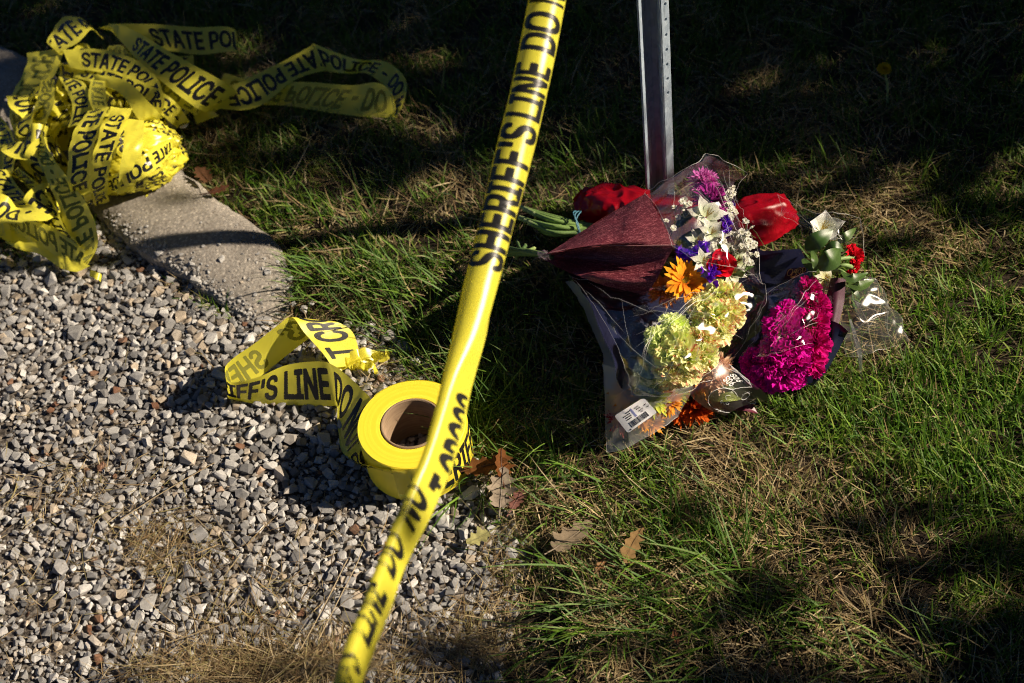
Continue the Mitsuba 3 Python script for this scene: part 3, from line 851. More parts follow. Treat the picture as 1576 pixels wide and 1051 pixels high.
# ------------------------------------------------------------------ the heap of tape
heap = thing('tape_heap', 'tangled heap of used yellow barrier tape with a balled wad on the concrete', 'barrier tape')
SP = "STATE POLICE - DO NOT CROSS"


def hs(st, texts=(), wr=.004, seed=1, bow=0.0, ghost=True, half=.034):
    P = edges_strip([(a, b) for a, b in st], wrinkle=wr, seed=seed, bow=bow)
    # keep above the ground
    P[..., 2] = np.maximum(P[..., 2], .014)
    return tape_parts(heap, P, texts, half=half)


F_ = dict(cap=.62, flip=1)
hs([((165, 36, .10), (205, 72, .07)), ((235, 37, .10), (255, 78, .07)), ((300, 42, .09), (308, 84, .06)), ((358, 43, .08), (361, 80, .05)), ((366, 70, .06), (372, 106, .03))], [dict(text=SP, s0=.060, **F_)], .003, 1)
hs([((150, 42, .10), (172, 46, .10)), ((192, 40, .12), (188, 66, .11)), ((262, 80, .13), (228, 108, .115)), ((345, 126, .10), (302, 166, .085)), ((372, 146, .04), (330, 172, .03))], [dict(text=SP, s0=.105, **F_)], .002, 2)
hs([((310, 176, .05), (300, 162, .06)), ((236, 118, .10), (212, 96, .10)), ((190, 92, .11), (188, 70, .11)), ((150, 96, .10), (168, 70, .10))], [dict(text=SP, s0=.25, rev=True, **F_)], .003, 3)
hs([((306, 166, .06), (336, 142, .07)), ((392, 166, .045), (368, 126, .06)), ((455, 122, .05), (436, 94, .06)), ((502, 108, .045), (482, 68, .07))], [dict(text="ON TO SSORC", s0=9, **F_), dict(text=SP, s0=.243, rev=True, **F_)], .002, 4)
hs([((482, 67, .071), (500, 109, .044)), ((545, 90, .055), (538, 114, .03)), ((578, 92, .05), (562, 112, .03)), ((604, 100, .05), (586, 128, .028)), ((625, 124, .045), (601, 150, .03)), ((622, 158, .035), (603, 168, .022)), ((612, 181, .02), (598, 176, .016))], [dict(text=SP, s0=-.10, rev=False, **F_)], .004, 5)
hs([((612, 181, .016), (603, 140, .05)), ((565, 180, .018), (580, 127, .06)), ((510, 174, .018), (540, 131, .045)), ((450, 164, .018), (470, 126, .045)), ((395, 160, .02), (400, 126, .05)), ((330, 150, .04), (345, 112, .07))], [dict(text=SP, s0=.30, rev=True, **F_)], .003, 6)
hs([((292, 152, .05), (318, 150, .05)), ((296, 172, .04), (326, 168, .04)), ((302, 190, .03), (338, 178, .03))], [], .005, 7)
hs([((98, 74, .12), (42, 82, .10)), ((88, 110, .11), (40, 102, .09)), ((52, 150, .09), (16, 156, .06)), ((40, 192, .06), (22, 206, .04)), ((44, 215, .04), (26, 215, .03))], [dict(text=SP, s0=.22, rev=True, **F_)], .004, 8)
hs([((84, 122, .11), (64, 124, .10)), ((82, 165, .11), (54, 166, .09)), ((66, 206, .10), (42, 206, .07)), ((84, 246, .10), (58, 246, .08)), ((122, 296, .09), (86, 306, .07)), ((142, 330, .08), (102, 352, .05)), ((151, 374, .05), (124, 398, .03)), ((136, 406, .02), (118, 410, .02))], [dict(text=SP, s0=.46, rev=True, **F_)], .003, 9)
hs([((28, 257, .07), (14, 268, .05)), ((74, 298, .075), (46, 290, .05)), ((100, 350, .06), (78, 346, .04)), ((126, 380, .045), (100, 372, .03))], [dict(text=SP, s0=.0, **F_)], .003, 10)
hs([((-30, 285, .05), (-40, 320, .03)), ((38, 334, .055), (44, 366, .025)), ((82, 350, .05), (90, 396, .022)), ((132, 386, .045), (120, 413, .018))], [dict(text=SP, s0=.30, rev=True, **F_)], .003, 11)
hs([((10, 262, .06), (-20, 262, .06)), ((40, 300, .06), (5, 302, .05)), ((80, 320, .06), (46, 330, .045)), ((100, 340, .05), (80, 362, .03))], [dict(text=SP, s0=.0, **F_)], .004, 12)
hs([((72, 66, .12), (90, 82, .12)), ((94, 30, .12), (124, 64, .13)), ((122, 27, .115), (142, 46, .12)), ((138, 40, .10), (160, 60, .10))], [dict(text=SP, s0=-.03, **F_)], .005, 13)
hs([((96, 76, .125), (108, 104, .12)), ((180, 80, .13), (168, 114, .125)), ((236, 114, .125), (212, 128, .12)), ((252, 150, .12), (226, 152, .11)), ((246, 186, .11), (232, 186, .10))], [dict(text=SP, s0=.03, **F_)], .004, 14)
hs([((142, 114, .14), (150, 128, .13)), ((192, 124, .14), (186, 144, .135)), ((236, 164, .14), (212, 182, .13)), ((250, 182, .13), (224, 186, .12))], [], .003, 15)
hs([((106, 120, .12), (90, 118, .12)), ((130, 128, .13), (104, 142, .12)), ((140, 160, .13), (112, 166, .125)), ((128, 190, .12), (104, 196, .115))], [dict(text=SP, s0=-.04, **F_)], .004, 16)
hs([((140, 122, .135), (162, 126, .135)), ((136, 150, .14), (164, 156, .14)), ((148, 180, .14), (172, 178, .14))], [dict(text=SP, s0=-.02, **F_)], .004, 17)
hs([((0, 178, .07), (-26, 180, .06)), ((20, 206, .075), (-6, 212, .06)), ((26, 240, .07), (2, 246, .06)), ((16, 280, .05), (-8, 280, .05))], [dict(text=SP, s0=0, **F_)], .006, 18)
hs([((-30, 190, .05), (-50, 200, .05)), ((6, 240, .05), (-20, 250, .05)), ((8, 300, .05), (-18, 300, .04)), ((20, 376, .02), (-10, 360, .02))], [], .008, 19)
hs([((230, 296, .03), (224, 300, .03)), ((227, 308, .025), (221, 312, .02)), ((222, 322, .02), (216, 326, .018))], [], .004, 20)
hs([((20, 350, .025), (6, 372, .016)), ((40, 358, .03), (30, 384, .016)), ((70, 372, .03), (62, 392, .016)), ((100, 392, .026), (96, 414, .016)), ((140, 410, .02), (120, 420, .016))], [], .008, 21)
hs([((170, 168, .16), (136, 172, .15)), ((152, 205, .165), (112, 212, .15)), ((140, 250, .14), (104, 262, .12)), ((142, 292, .09), (112, 306, .07)), ((150, 312, .04), (128, 318, .03))], [dict(text=SP, s0=-.05, **F_)], .007, 22)
hs([((205, 170, .165), (172, 166, .165)), ((188, 205, .17), (154, 206, .168)), ((172, 250, .15), (140, 256, .14)), ((165, 288, .11), (140, 296, .09)), ((168, 308, .05), (146, 314, .04))], [dict(text=SP, s0=.02, **F_)], .007, 23)
hs([((222, 186, .165), (192, 184, .17)), ((220, 220, .165), (190, 224, .172)), ((214, 258, .14), (184, 264, .145)), ((205, 292, .09), (180, 298, .09))], [], .006, 24)
hs([((268, 232, .10), (262, 214, .12)), ((238, 262, .13), (226, 236, .155)), ((196, 288, .11), (186, 262, .14)), ((160, 302, .06), (150, 284, .09))], [dict(text=SP, s0=-.02, **F_)], .006, 25)
hs([((130, 98, .12), (112, 118, .11)), ((200, 118, .13), (186, 142, .12)), ((262, 150, .11), (240, 172, .10)), ((292, 186, .05), (272, 196, .04))], [dict(text=SP, s0=.01, **F_)], .005, 26)
hs([((210, 92, .10), (196, 112, .10)), ((270, 128, .09), (256, 152, .085)), ((316, 160, .06), (302, 178, .05))], [dict(text=SP, s0=.22, rev=True, **F_)], .004, 27)
# filling tangle inside the heap
for i in range(22):
    r2 = np.random.default_rng(100 + i)
    cx, cy = r2.uniform(10, 290), r2.uniform(70, 300)
    if i >= 14: cx, cy = r2.uniform(120, 300), r2.uniform(70, 140)
    p0 = at(cx, cy, .05); path = []
    ang = r2.uniform(0, 6.28)
    for k in range(7):
        ang += r2.normal(0, .9); p0 = p0 + np.array([math.cos(ang), math.sin(ang), 0]) * .035; path.append([p0[0], p0[1], .03 + .06 * r2.random()])
    c = catmull(path, 60); tn = unit(np.gradient(c, axis=0)); up = unit(np.array([0, 0, 1]) + .8 * np.sin(np.arange(60)[:, None] * .12 + i) * np.array([[math.cos(i), math.sin(i), 0]])); sd = unit(np.cross(tn, up))
    Q = np.stack([c + sd * .03 * x for x in np.linspace(-1, 1, 9)], 1)
    Q += .014 * (meshkit.fbm(Q.reshape(-1, 3) * 45, 3, i) - .5).reshape(Q.shape[:2])[..., None] * up[:, None]
    qp = pix(Q.reshape(-1, 3)); out = ((qp[:, 0] > 268) & (qp[:, 1] > 150)) | (qp[:, 1] < 200 - 2.0 * qp[:, 0]) | (qp[:, 1] < 45)| (qp[:, 0] > 330)
    if out.mean() > .15: continue
    Q[..., 2] = np.maximum(Q[..., 2], .012)
    tape_parts(heap, Q, [dict(text=SP, s0=-.1 * r2.random(), **F_)], half=.03)
# the wad: bands of tape wound over one another
BC, BR = at(202, 240, .072), np.array([.080, .060, .060])


def wad_pt(n, k): return BC + n * BR * k


iv = trimesh.creation.icosphere(5, 1.0)
n_ = unit(iv.vertices); dsp = 1 + .42 * (meshkit.fbm(n_ * 2.1, 4, 5) - .5) + .05 * np.abs(meshkit.noise(n_ * 9, 6) - .5)
wad = part(heap, 'wad', (wad_pt(n_, .95 * dsp[:, None]), iv.faces), 'mat_tape', 'balled wad of crumpled tape', True)
VIEW = unit(CAM - BC)
for i in range(15):
    r2 = np.random.default_rng(300 + i)
    ax = unit(r2.normal(size=3)); e1 = unit(np.cross(ax, VIEW)); e2 = np.cross(ax, e1)
    lat0 = r2.uniform(-.55, .55); a = np.linspace(-2.0, 2.0, 70) + r2.uniform(-.4, .4)
    w = np.linspace(-1, 1, 11)[None] * r2.uniform(.20, .40)
    lat = lat0 + w + .25 * np.sin(a * 1.3 + i)[:, None] + 0 * a[:, None]
    th = a[:, None] + 0 * lat
    f2 = np.cross(e1, ax); f2 = f2 * np.sign(f2 @ VIEW)
    n3 = unit(np.cos(lat)[..., None] * (np.cos(th)[..., None] * f2 + np.sin(th)[..., None] * e1) + np.sin(lat)[..., None] * ax)
    q = n3.reshape(-1, 3)
    d2 = (1 + .42 * (meshkit.fbm(q * 2.1, 4, 5) - .5) + .24 * (meshkit.fbm(q * 7.5 + i, 4, 50 + i) - .5)).reshape(n3.shape[:2]) * (.975 + .006 * i)
    Q = wad_pt(n3, d2[..., None]); Q[..., 2] = np.maximum(Q[..., 2], .022)
    rb = Ribbon(Q); key, fr, bk = strand(wad, 'band', Q, [dict(text=SP, s0=-.05 - .2 * r2.random(), cap=.62, flip=1)], half=.026)
    if fr.n:
        side = fr if (unit(fr.v[0] - BC) * unit(BC * 0 + fr.v[0] - BC)).sum() >= 0 and np.linalg.norm((fr.v[0] - BC) / BR, axis=1).mean() > np.linalg.norm((bk.v[0] - BC) / BR, axis=1).mean() else bk
        part(wad, 'lettering', side.mesh(), 'mat_ink', smooth=True)

k = thing('tape_scrap', 'small torn scrap of yellow tape on the gravel below the heap', 'scrap of tape')
c = catmull([at(138, 420, .014), at(148, 424, .02), at(156, 428, .014)], 16)
Q = np.stack([c + np.array([.2, .9, .3]) * .006 * x for x in (-1, 0, 1)], 1) + .004 * (meshkit.fbm(np.repeat(c, 3, 0) * 160, 2, 2) - .5).reshape(16, 3)[..., None]
solid(k, (Q.reshape(-1, 3), grid_faces(16, 3)), 'mat_tape', True)

# ------------------------------------------------------------------ the post
def post():
    k = thing('sign_post', 'galvanised steel channel sign post with punched holes, standing in the grass behind the bouquets', 'post')
    b = at(1019, 335, 0.0); b[2] = -.05
    axx = unit(np.array([RIGHT[0], RIGHT[1], 0])); axy = np.array([axx[1], -axx[0], 0])     # towards the viewer
    axy = axy if axy[1] < 0 else -axy
    prof = np.array([(-21, 13), (-14.5, 3), (-13, -9), (-4, -17), (5.5, -16), (8.4, 6.2), (9.2, 6.6)]) * .001
    thick = .003; H = 2.2; lean = np.array([-.012, 0, 1.0])
    # channel body as an offset polyline
    from shapely.geometry import LineString
    poly = LineString(prof).buffer(thick / 2, cap_style=2, join_style=2)
    m = trimesh.creation.extrude_polygon(poly, H, engine='earcut')
    V = np.array(m.vertices)

    def put(V): return b + V[:, :1] * axx + V[:, 1:2] * axy + V[:, 2:3] * lean
    part(k, 'channel', (put(V), m.faces), 'mat_zinc', None, 30)
    # the flange with its holes
    p0, p1 = prof[-1], np.array([20.0, -4.0]) * .001
    L = np.linalg.norm(p1 - p0); u = (p1 - p0) / L; nn = np.array([-u[1], u[0]])
    pl = shapely.box(0, 0, L, H)
    for z in np.arange(.30, H - .05, .0254): pl = pl.difference(shapely.Point(L * .52, z).buffer(.0028, 8))
    m = trimesh.creation.extrude_polygon(pl, thick, engine='earcut'); V = np.array(m.vertices)
    xy = p0 + V[:, :1] * u + (V[:, 2:3] - thick / 2) * nn
    part(k, 'flange', (put(np.column_stack([xy, V[:, 1]])), m.faces), 'mat_zinc', None, False)


post()
#PART3
# ------------------------------------------------------------------ flowers
def mixc(a, b, t): return np.asarray(a) * (1 - t) + np.asarray(b) * t


def petals(base, d, n, L, W, prof, curl, cup, ruf, rk, colfn, nu=5, nv=5, seed=0):
    """many petals as curved patches: base points, directions, upper sides, lengths, widths; colfn(u, v, k) gives the colours"""
    r = np.random.default_rng(seed); N = len(base)
    d = unit(d); s = unit(np.cross(n, d)); n = np.cross(d, s)
    u = np.linspace(0, 1, nu)[None, :, None]; v = np.linspace(-1, 1, nv)[None, None, :]
    c = np.broadcast_to(np.asarray(curl, float), (N,))[:, None, None]; c = np.where(np.abs(c) < 1e-3, 1e-3, c)
    L_, W_ = (np.broadcast_to(np.asarray(x, float), (N,))[:, None, None] for x in (L, W))
    x = L_ * np.sin(c * u) / c; z = L_ * (1 - np.cos(c * u)) / c
    w = W_ * prof(u)
    ph = r.uniform(0, 6.28, (N, 1, 1)); ph2 = r.uniform(0, 6.28, (N, 1, 1))
    zz = z + cup * W_ * v ** 2 * prof(u) + ruf * L_ * u ** 2 * (np.sin(rk * v + ph) + .5 * np.sin(rk * 1.9 * v + ph2))
    xx = x + .5 * ruf * L_ * u ** 3 * np.sin(rk * 1.6 * v + ph2) - .10 * L_ * v ** 2 * u
    y = w * v
    P = base[:, None, None] + xx[..., None] * d[:, None, None] + y[..., None] * s[:, None, None] + zz[..., None] * n[:, None, None]
    C = colfn(np.broadcast_to(u, (N, nu, nv)), np.broadcast_to(v, (N, nu, nv)), r.random((N, 1, 1)))
    f = grid_faces(nu, nv)
    F = (f[None] + (np.arange(N) * nu * nv)[:, None, None]).reshape(-1, 3)
    return P.reshape(-1, 3), F, np.asarray(C).reshape(-1, 3)


STRAP = lambda u: np.sin(np.pi * np.clip(.12 + .80 * u, 0, 1)) ** .6
FAN = lambda u: .10 + .90 * u ** .8
OVATE = lambda u: np.sin(np.pi * (.04 + .94 * u) ** .85) ** .8
ROUND = lambda u: np.clip(np.sin(np.pi * (.10 + .72 * u)), 0, 1) ** .55


def ring_dirs(axis, phi, az):
    axis = unit(axis); a = unit(np.cross(axis, [.3, .1, .9])); b = np.cross(axis, a)
    rad = np.cos(az)[:, None] * a + np.sin(az)[:, None] * b
    d = axis * np.cos(phi)[:, None] + rad * np.sin(phi)[:, None]
    n = -(rad * np.cos(phi)[:, None] - axis * np.sin(phi)[:, None])
    return d, n, rad


def face(p, k=(0.55, 0.35, 0.4)):
    """a flower's axis: between the viewer, the sun and straight up"""
    return unit(unit(CAM - p) * k[0] + SUN * k[1] + np.array([0, 0, k[2]]))


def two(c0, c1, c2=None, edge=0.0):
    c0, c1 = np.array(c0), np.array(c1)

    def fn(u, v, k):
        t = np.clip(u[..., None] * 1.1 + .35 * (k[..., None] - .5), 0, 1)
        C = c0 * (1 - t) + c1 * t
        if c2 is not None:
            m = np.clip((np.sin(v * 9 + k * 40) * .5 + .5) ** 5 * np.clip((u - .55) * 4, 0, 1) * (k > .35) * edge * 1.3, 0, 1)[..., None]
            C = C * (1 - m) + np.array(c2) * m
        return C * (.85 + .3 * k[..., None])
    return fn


def carnation(parent, px, py, z, R, col, seed, name='carnation', axis=None, label=None, n=70, wide=.37):
    p = at(px, py, z); ax = face(p) if axis is None else unit(axis)
    r = np.random.default_rng(seed); ax = unit(ax + r.normal(0, .12, 3))
    k = np.arange(n); phi = np.radians(4 + 98 * (k / n) ** .75) + r.normal(0, .10, n); az = k * 2.39996 + r.normal(0, .3, n)
    d, nn, rad = ring_dirs(ax, phi, az)
    L = R * (0.95 + .18 * (k / n)) * np.exp(r.normal(0, .08, n))
    base = p - ax * R * .55 + rad * R * .05
    m = MB(); m.add(*petals(base, d, nn, L * 1.15, R * wide * np.exp(r.normal(0, .15, n)), FAN, -.45 * (k / n), .10, .11, 6.5, col, 6, 8, seed))
    return m.put(parent, name, 'mat_petal', True, label)


def pom(parent, px, py, z, R, col, seed, name='chrysanthemum', axis=None, label=None, n=120, wid=.085):
    p = at(px, py, z); ax = face(p) if axis is None else unit(axis)
    r = np.random.default_rng(seed)
    k = np.arange(n); phi = np.radians(5 + 100 * (k / n) ** .7) + r.normal(0, .07, n); az = k * 2.39996 + r.normal(0, .2, n)
    d, nn, rad = ring_dirs(ax, phi, az)
    L = R * (.75 + .35 * (k / n)) * np.exp(r.normal(0, .08, n))
    m = MB(); m.add(*petals(p - ax * R * .35 + rad * R * .10, d, nn, L, R * wid, STRAP, .7 - 1.1 * (k / n), .5, .01, 3, col, 5, 3, seed))
    return m.put(parent, name, 'mat_petal', True, label)


def daisy(parent, px, py, z, R, col, ccol, seed, name='gerbera', axis=None, label=None):
    p = at(px, py, z); ax = face(p, (.55, .75, .2)) if axis is None else unit(axis)
    r = np.random.default_rng(seed); n = 44; k = np.arange(n)
    phi = np.radians(np.where(k < 24, 82, 66)) + r.normal(0, .08, n); az = k * 6.2832 / 22 + (k >= 24) * .14 + r.normal(0, .07, n)
    d, nn, rad = ring_dirs(ax, phi, az)
    m = MB(); m.add(*petals(p + rad * R * .12, d, nn, R * np.where(k < 24, .95, .72) * np.exp(r.normal(0, .06, n)), R * .125, STRAP, -.25, .25, .01, 2, col, 6, 3, seed))
    n = 90; k = np.arange(n); phi = np.radians(62) * np.sqrt(k / n); az = k * 2.39996
    d, nn, rad = ring_dirs(ax, phi, az)
    m.add(*petals(p + rad * (R * .26 * np.sqrt(k / n))[:, None] - ax * R * .03, d * .5 + ax * .6, nn, R * .14, R * .03, STRAP, .3, .2, .0, 2, ccol, 3, 3, seed))
    return m.put(parent, name, 'mat_petal', True, label)


def star(parent, px, py, z, R, col, seed, name='lily', axis=None, label=None, n=6, wid=.30, open_=58, curl=-.7):
    p = at(px, py, z); ax = face(p) if axis is None else unit(axis)
    r = np.random.default_rng(seed); k = np.arange(n)
    phi = np.radians(open_) + r.normal(0, .12, n); az = k * 6.2832 / n + r.normal(0, .1, n)
    d, nn, rad = ring_dirs(ax, phi, az)
    m = MB(); m.add(*petals(p - ax * R * .25 + rad * R * .04, d, nn, R * np.where(k % 2, 1.05, .92), R * np.where(k % 2, wid * .8, wid), OVATE, curl, .35, .015, 3, col, 8, 7, seed))
    n = 6; k = np.arange(n); d, nn, rad = ring_dirs(ax, np.full(n, .3), k * 1.05)
    for q in range(n): m.add(*(lambda t: (t[0], t[1], np.tile([.55, .42, .10], (len(t[0]), 1))))(tube(np.array([p - ax * R * .2, p + d[q] * R * .3, p + d[q] * R * .5]), .0006, 4)))
    return m.put(parent, name, 'mat_petal', True, label)


def rose(parent, px, py, z, R, col, seed, name='rose', axis=None, label=None):
    p = at(px, py, z); ax = face(p) if axis is None else unit(axis)
    n = 26; k = np.arange(n); r = np.random.default_rng(seed)
    phi = np.radians(3 + 52 * (k / n)) + r.normal(0, .04, n); az = k * 2.39996 + r.normal(0, .2, n)
    d, nn, rad = ring_dirs(ax, phi, az)
    m = MB(); m.add(*petals(p - ax * R * .6 + rad * R * (.04 + .30 * (k / n))[:, None], d, nn, R * (.95 + .15 * (k / n)), R * (.30 + .42 * (k / n)), ROUND, .5 - 1.2 * (k / n), .55, .02, 3, col, 7, 7, seed))
    return m.put(parent, name, 'mat_petal', True, label)


def leaf(parent, pts, w, col, seed=0, name='leaf', nrm=None, label=None, fold=.25):
    """a leaf along pixel points (px, py, z), w metres wide"""
    c = catmull([at(*p) for p in pts], 12); t = unit(np.gradient(c, axis=0))
    nrm = face(c[6]) if nrm is None else unit(nrm); s = unit(np.cross(nrm, t)); nn = np.cross(t, s)
    u = np.linspace(0, 1, 12); wd = w * .5 * np.sin(np.pi * (.03 + .95 * u) ** .8) ** .85
    v = np.linspace(-1, 1, 7)
    P = c[:, None] + s[:, None] * (wd[:, None] * v)[..., None] + nn[:, None] * (np.abs(v)[None] * wd[:, None] * fold + .06 * w * np.sin(u * 9 + seed)[:, None] * v[None])[..., None]
    C = np.array(col) * (1 - .25 * np.exp(-(v / .12) ** 2) * -1)[None, :, None] * np.ones((12, 7, 1)) * (.9 + .2 * meshkit.noise(P * 90, seed))[..., None]
    m = MB(); m.add(P.reshape(-1, 3), grid_faces(12, 7), C.reshape(-1, 3))
    return m.put(parent, name, 'mat_leaf', True, label)


def patch(rows, nu=40, nv=40, crumple=.002, freq=30, seed=0, sharp=0.0):
    """a sheet through rows of control points (px, py, z)"""
    R = np.array([[at(*p) for p in row] for row in rows])
    a = np.stack([catmull(R[i], nv) for i in range(len(R))])
    P = np.stack([catmull(a[:, j], nu) for j in range(nv)], 1)
    N = unit(np.cross(np.gradient(P, axis=0), np.gradient(P, axis=1)))
    q = P.reshape(-1, 3)
    w = (meshkit.fbm(q * freq, 3, seed) - .5) * 2
    if sharp: w = w + sharp * (1 - 4 * np.abs(meshkit.noise(q * freq * 1.3, seed + 3) - .5))
    P = P + N * (crumple * w).reshape(P.shape[:2])[..., None]
    u, v = np.meshgrid(np.linspace(0, 1, nu), np.linspace(0, 1, nv), indexing='ij')
    return P, grid_faces(nu, nv), np.stack([u, v], -1).reshape(-1, 2)


def sheet_part(parent, name, rows, mat, label=None, **kw):
    P, f, uv = patch(rows, **kw)
    return part(parent, name, (P.reshape(-1, 3), f), mat, label, True, uv=uv), P


def on_sheet(P, pts, off=.0006):
    """points of a drawing (u across 0..1, v down 0..1) laid on a sheet"""
    nu, nv = P.shape[:2]; pts = np.asarray(pts, float)
    N = unit(np.cross(np.gradient(P, axis=0), np.gradient(P, axis=1)))
    N = N * np.sign((N * (CAM - P)).sum(-1, keepdims=True))
    i = np.clip(pts[:, 1] * (nu - 1), 0, nu - 1.001); j = np.clip(pts[:, 0] * (nv - 1), 0, nv - 1.001)
    a, b = i.astype(int), j.astype(int); fa, fb = (i - a)[:, None], (j - b)[:, None]
    bil = lambda G: (G[a, b] * (1 - fa) + G[a + 1, b] * fa) * (1 - fb) + (G[a, b + 1] * (1 - fa) + G[a + 1, b + 1] * fa) * fb
    return bil(P) + off * bil(N)


def stems(parent, lines, r=.0028, cols=((.10, .17, .05), (.16, .24, .07), (.06, .11, .035)), cut=(.42, .46, .20), seed=0):
    rr = np.random.default_rng(seed)
    for pts in lines:
        c = catmull([at(*p) for p in pts], 12); m = MB(); rad = r * rr.uniform(.75, 1.25)
        v, f = tube(c, rad * (1 + .15 * np.exp(-(np.linspace(0, 1, 12) / .06) ** 2)), 8)
        col = np.tile(np.array(cols[rr.integers(len(cols))]), (len(v), 1)); col[:8] = mixc(col[:8], cut, .5); col[-2] = cut
        m.add(v, f, col); m.put(parent, 'stem', 'mat_solid', True)


GRN = (.05, .11, .025)
FILMS = []
# --- bouquet in burgundy paper
bq = thing('bouquet', 'mixed bouquet in a burgundy paper cone, its stems to the left, topmost at the post', 'bouquet', 'bouquets lying at the post')
sheet_part(bq, 'paper_wrap', [[(832, 396, .165), (860, 380, .172), (930, 335, .182), (994, 298, .19)], [(838, 392, .175), (880, 380, .19), (950, 346, .205), (1009, 323, .21)], [(842, 391, .18), (890, 381, .198), (965, 369, .212), (1024, 350, .215)], [(850, 388, .18), (900, 379, .192), (985, 378, .207), (1039, 377, .212)]], 'mat_paper', 'burgundy crinkled paper wrapped in a cone', nu=50, nv=60, crumple=.0014, freq=30, seed=3, sharp=.5)
sheet_part(bq, 'paper_wrap', [[(850, 388, .172), (900, 381, .176), (985, 379, .195), (1038, 378, .207)], [(846, 392, .167), (890, 396, .154), (960, 406, .168), (1025, 403, .19)], [(842, 396, .163), (880, 410, .156), (950, 430, .172), (1008, 434, .178)], [(836, 399, .160), (872, 418, .158), (930, 438, .155), (993, 454, .15)]], 'mat_paper', 'lower fold of the burgundy paper', nu=50, nv=60, crumple=.0018, freq=30, seed=4, sharp=.5)
sheet_part(bq, 'paper_wrap', [[(836, 399, .158), (872, 418, .156), (930, 438, .153), (993, 454, .148)], [(840, 400, .12), (890, 410, .07), (950, 420, .06), (1010, 430, .06)], [(838, 396, .075), (890, 370, .07), (950, 350, .07), (1010, 330, .09)], [(832, 395, .163), (860, 379, .17), (930, 334, .18), (994, 297, .188)]], 'mat_paper', 'underside of the paper cone', nu=40, nv=40, crumple=.002, seed=5)
fk, FP = sheet_part(bq, 'cellophane', [[(992, 299, .199), (1030, 275, .22), (1070, 250, .23), (1096, 237, .22), (1148, 270, .17)], [(1010, 318, .235), (1052, 300, .26), (1090, 285, .26), (1112, 285, .24), (1134, 296, .20)], [(1028, 356, .25), (1065, 350, .27), (1105, 345, .27), (1132, 350, .24), (1158, 372, .20)], [(1037, 379, .243), (1070, 400, .25), (1110, 410, .25), (1150, 420, .22), (1172, 440, .18)]], 'mat_film', 'clear film flaring out of the paper', nu=100, nv=100, crumple=.004, freq=34, seed=6, sharp=.8)
FILMS.append((fk, FP, 9, 1))
sheet_part(bq, 'cellophane', [[(994, 300, .19), (1030, 276, .20), (1070, 252, .20), (1097, 239, .19), (1149, 271, .15)], [(1010, 330, .12), (1050, 310, .13), (1080, 290, .13), (1105, 284, .13), (1128, 296, .13)], [(1035, 380, .09), (1070, 380, .09), (1105, 370, .09), (1130, 385, .10), (1168, 440, .12)]], 'mat_mauve_film', 'mauve tinted film behind the flowers', nu=40, nv=50, crumple=.004, freq=24, seed=7, sharp=.6)
m = MB(); m.add(*tube(catmull([at(*q) for q in ((846, 389, .181), (900, 379, .194), (985, 378, .2095), (1040, 377, .214))], 20), .0008, 6), c=(.30, .14, .15)); m.put(bq, 'fold_edge', 'mat_solid', True, 'pale folded edge of the paper')
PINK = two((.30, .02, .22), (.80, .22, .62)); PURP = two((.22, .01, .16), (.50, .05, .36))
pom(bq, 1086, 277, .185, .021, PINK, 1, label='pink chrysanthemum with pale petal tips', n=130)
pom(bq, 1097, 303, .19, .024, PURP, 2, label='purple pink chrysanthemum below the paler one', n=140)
WHT = two((.55, .62, .35), (.84, .84, .80), (.40, .25, .12), .5)
star(bq, 1089, 331, .205, .030, WHT, 3, label='large open white lily', wid=.36)
star(bq, 1096, 358, .20, .024, WHT, 4, wid=.26, curl=-.3); star(bq, 1083, 402, .20, .021, WHT, 5); star(bq, 1136, 402, .18, .022, two((.45, .55, .25), (.80, .80, .70)), 6); star(bq, 1128, 420, .17, .020, two((.50, .58, .30), (.82, .82, .74)), 7); star(bq, 1074, 372, .195, .022, WHT, 8, wid=.22)
for i, (x, y, w, hh) in enumerate(((1117, 344, 6, 20), (1083, 383, 12, 6), (1047, 389, 9, 9), (1096, 422, 9, 12), (1062, 395, 8, 6))):
    r2 = np.random.default_rng(40 + i); n = 26
    bp = np.array([at(x + a * w, y + b * hh, .185 + .01 * c) for a, b, c in zip(r2.normal(0, .55, n), r2.normal(0, .55, n), r2.random(n))])
    ax = face(bp[0]); d = unit(ax + r2.normal(0, .6, (n, 3)))
    m = MB(); m.add(*petals(bp, d, unit(np.cross(d, r2.normal(size=(n, 3)))), .010, .0055, FAN, .3, .5, .12, 5, two((.10, .015, .38), (.20, .03, .70)), 4, 5, i)); m.put(bq, 'statice', 'mat_petal', True, 'violet papery statice')
for i, (x, y, n, sp) in enumerate(((1125, 297, 7, 5), (1121, 312, 6, 5), (1128, 328, 8, 5), (1140, 355, 12, 8), (1147, 370, 10, 7), (1099, 383, 7, 4), (1149, 386, 9, 6), (1119, 382, 8, 6), (1152, 400, 7, 6), (1110, 368, 6, 6), (1046, 320, 8, 10), (1030, 345, 5, 10))):
    r2 = np.random.default_rng(70 + i); m = MB()
    for q in range(n):
        p = at(x + r2.normal(0, sp), y + r2.normal(0, sp), .19 + .012 * r2.random()); ax = unit(face(p) + r2.normal(0, .35, 3)); k5 = np.arange(10)
        d, nn, rad = ring_dirs(ax, np.where(k5 < 5, 1.15, .6), k5 * 1.2566)
        m.add(*petals(np.repeat(p[None], 10, 0), d, nn, np.where(k5 < 5, .0048, .0038), .0021, ROUND, -.4, .3, 0, 1, two((.62, .62, .42), (.84, .83, .76)), 4, 3, q))
        m.add(*(lambda t: (t[0], t[1], np.tile([.10, .15, .05], (len(t[0]), 1))))(tube(np.array([p - ax * .002, p - ax * .012 + r2.normal(0, .002, 3), p - ax * .03]), .0005, 4)))
    m.put(bq, 'filler_blossom', 'mat_petal', True, 'sprig of tiny white blossoms')
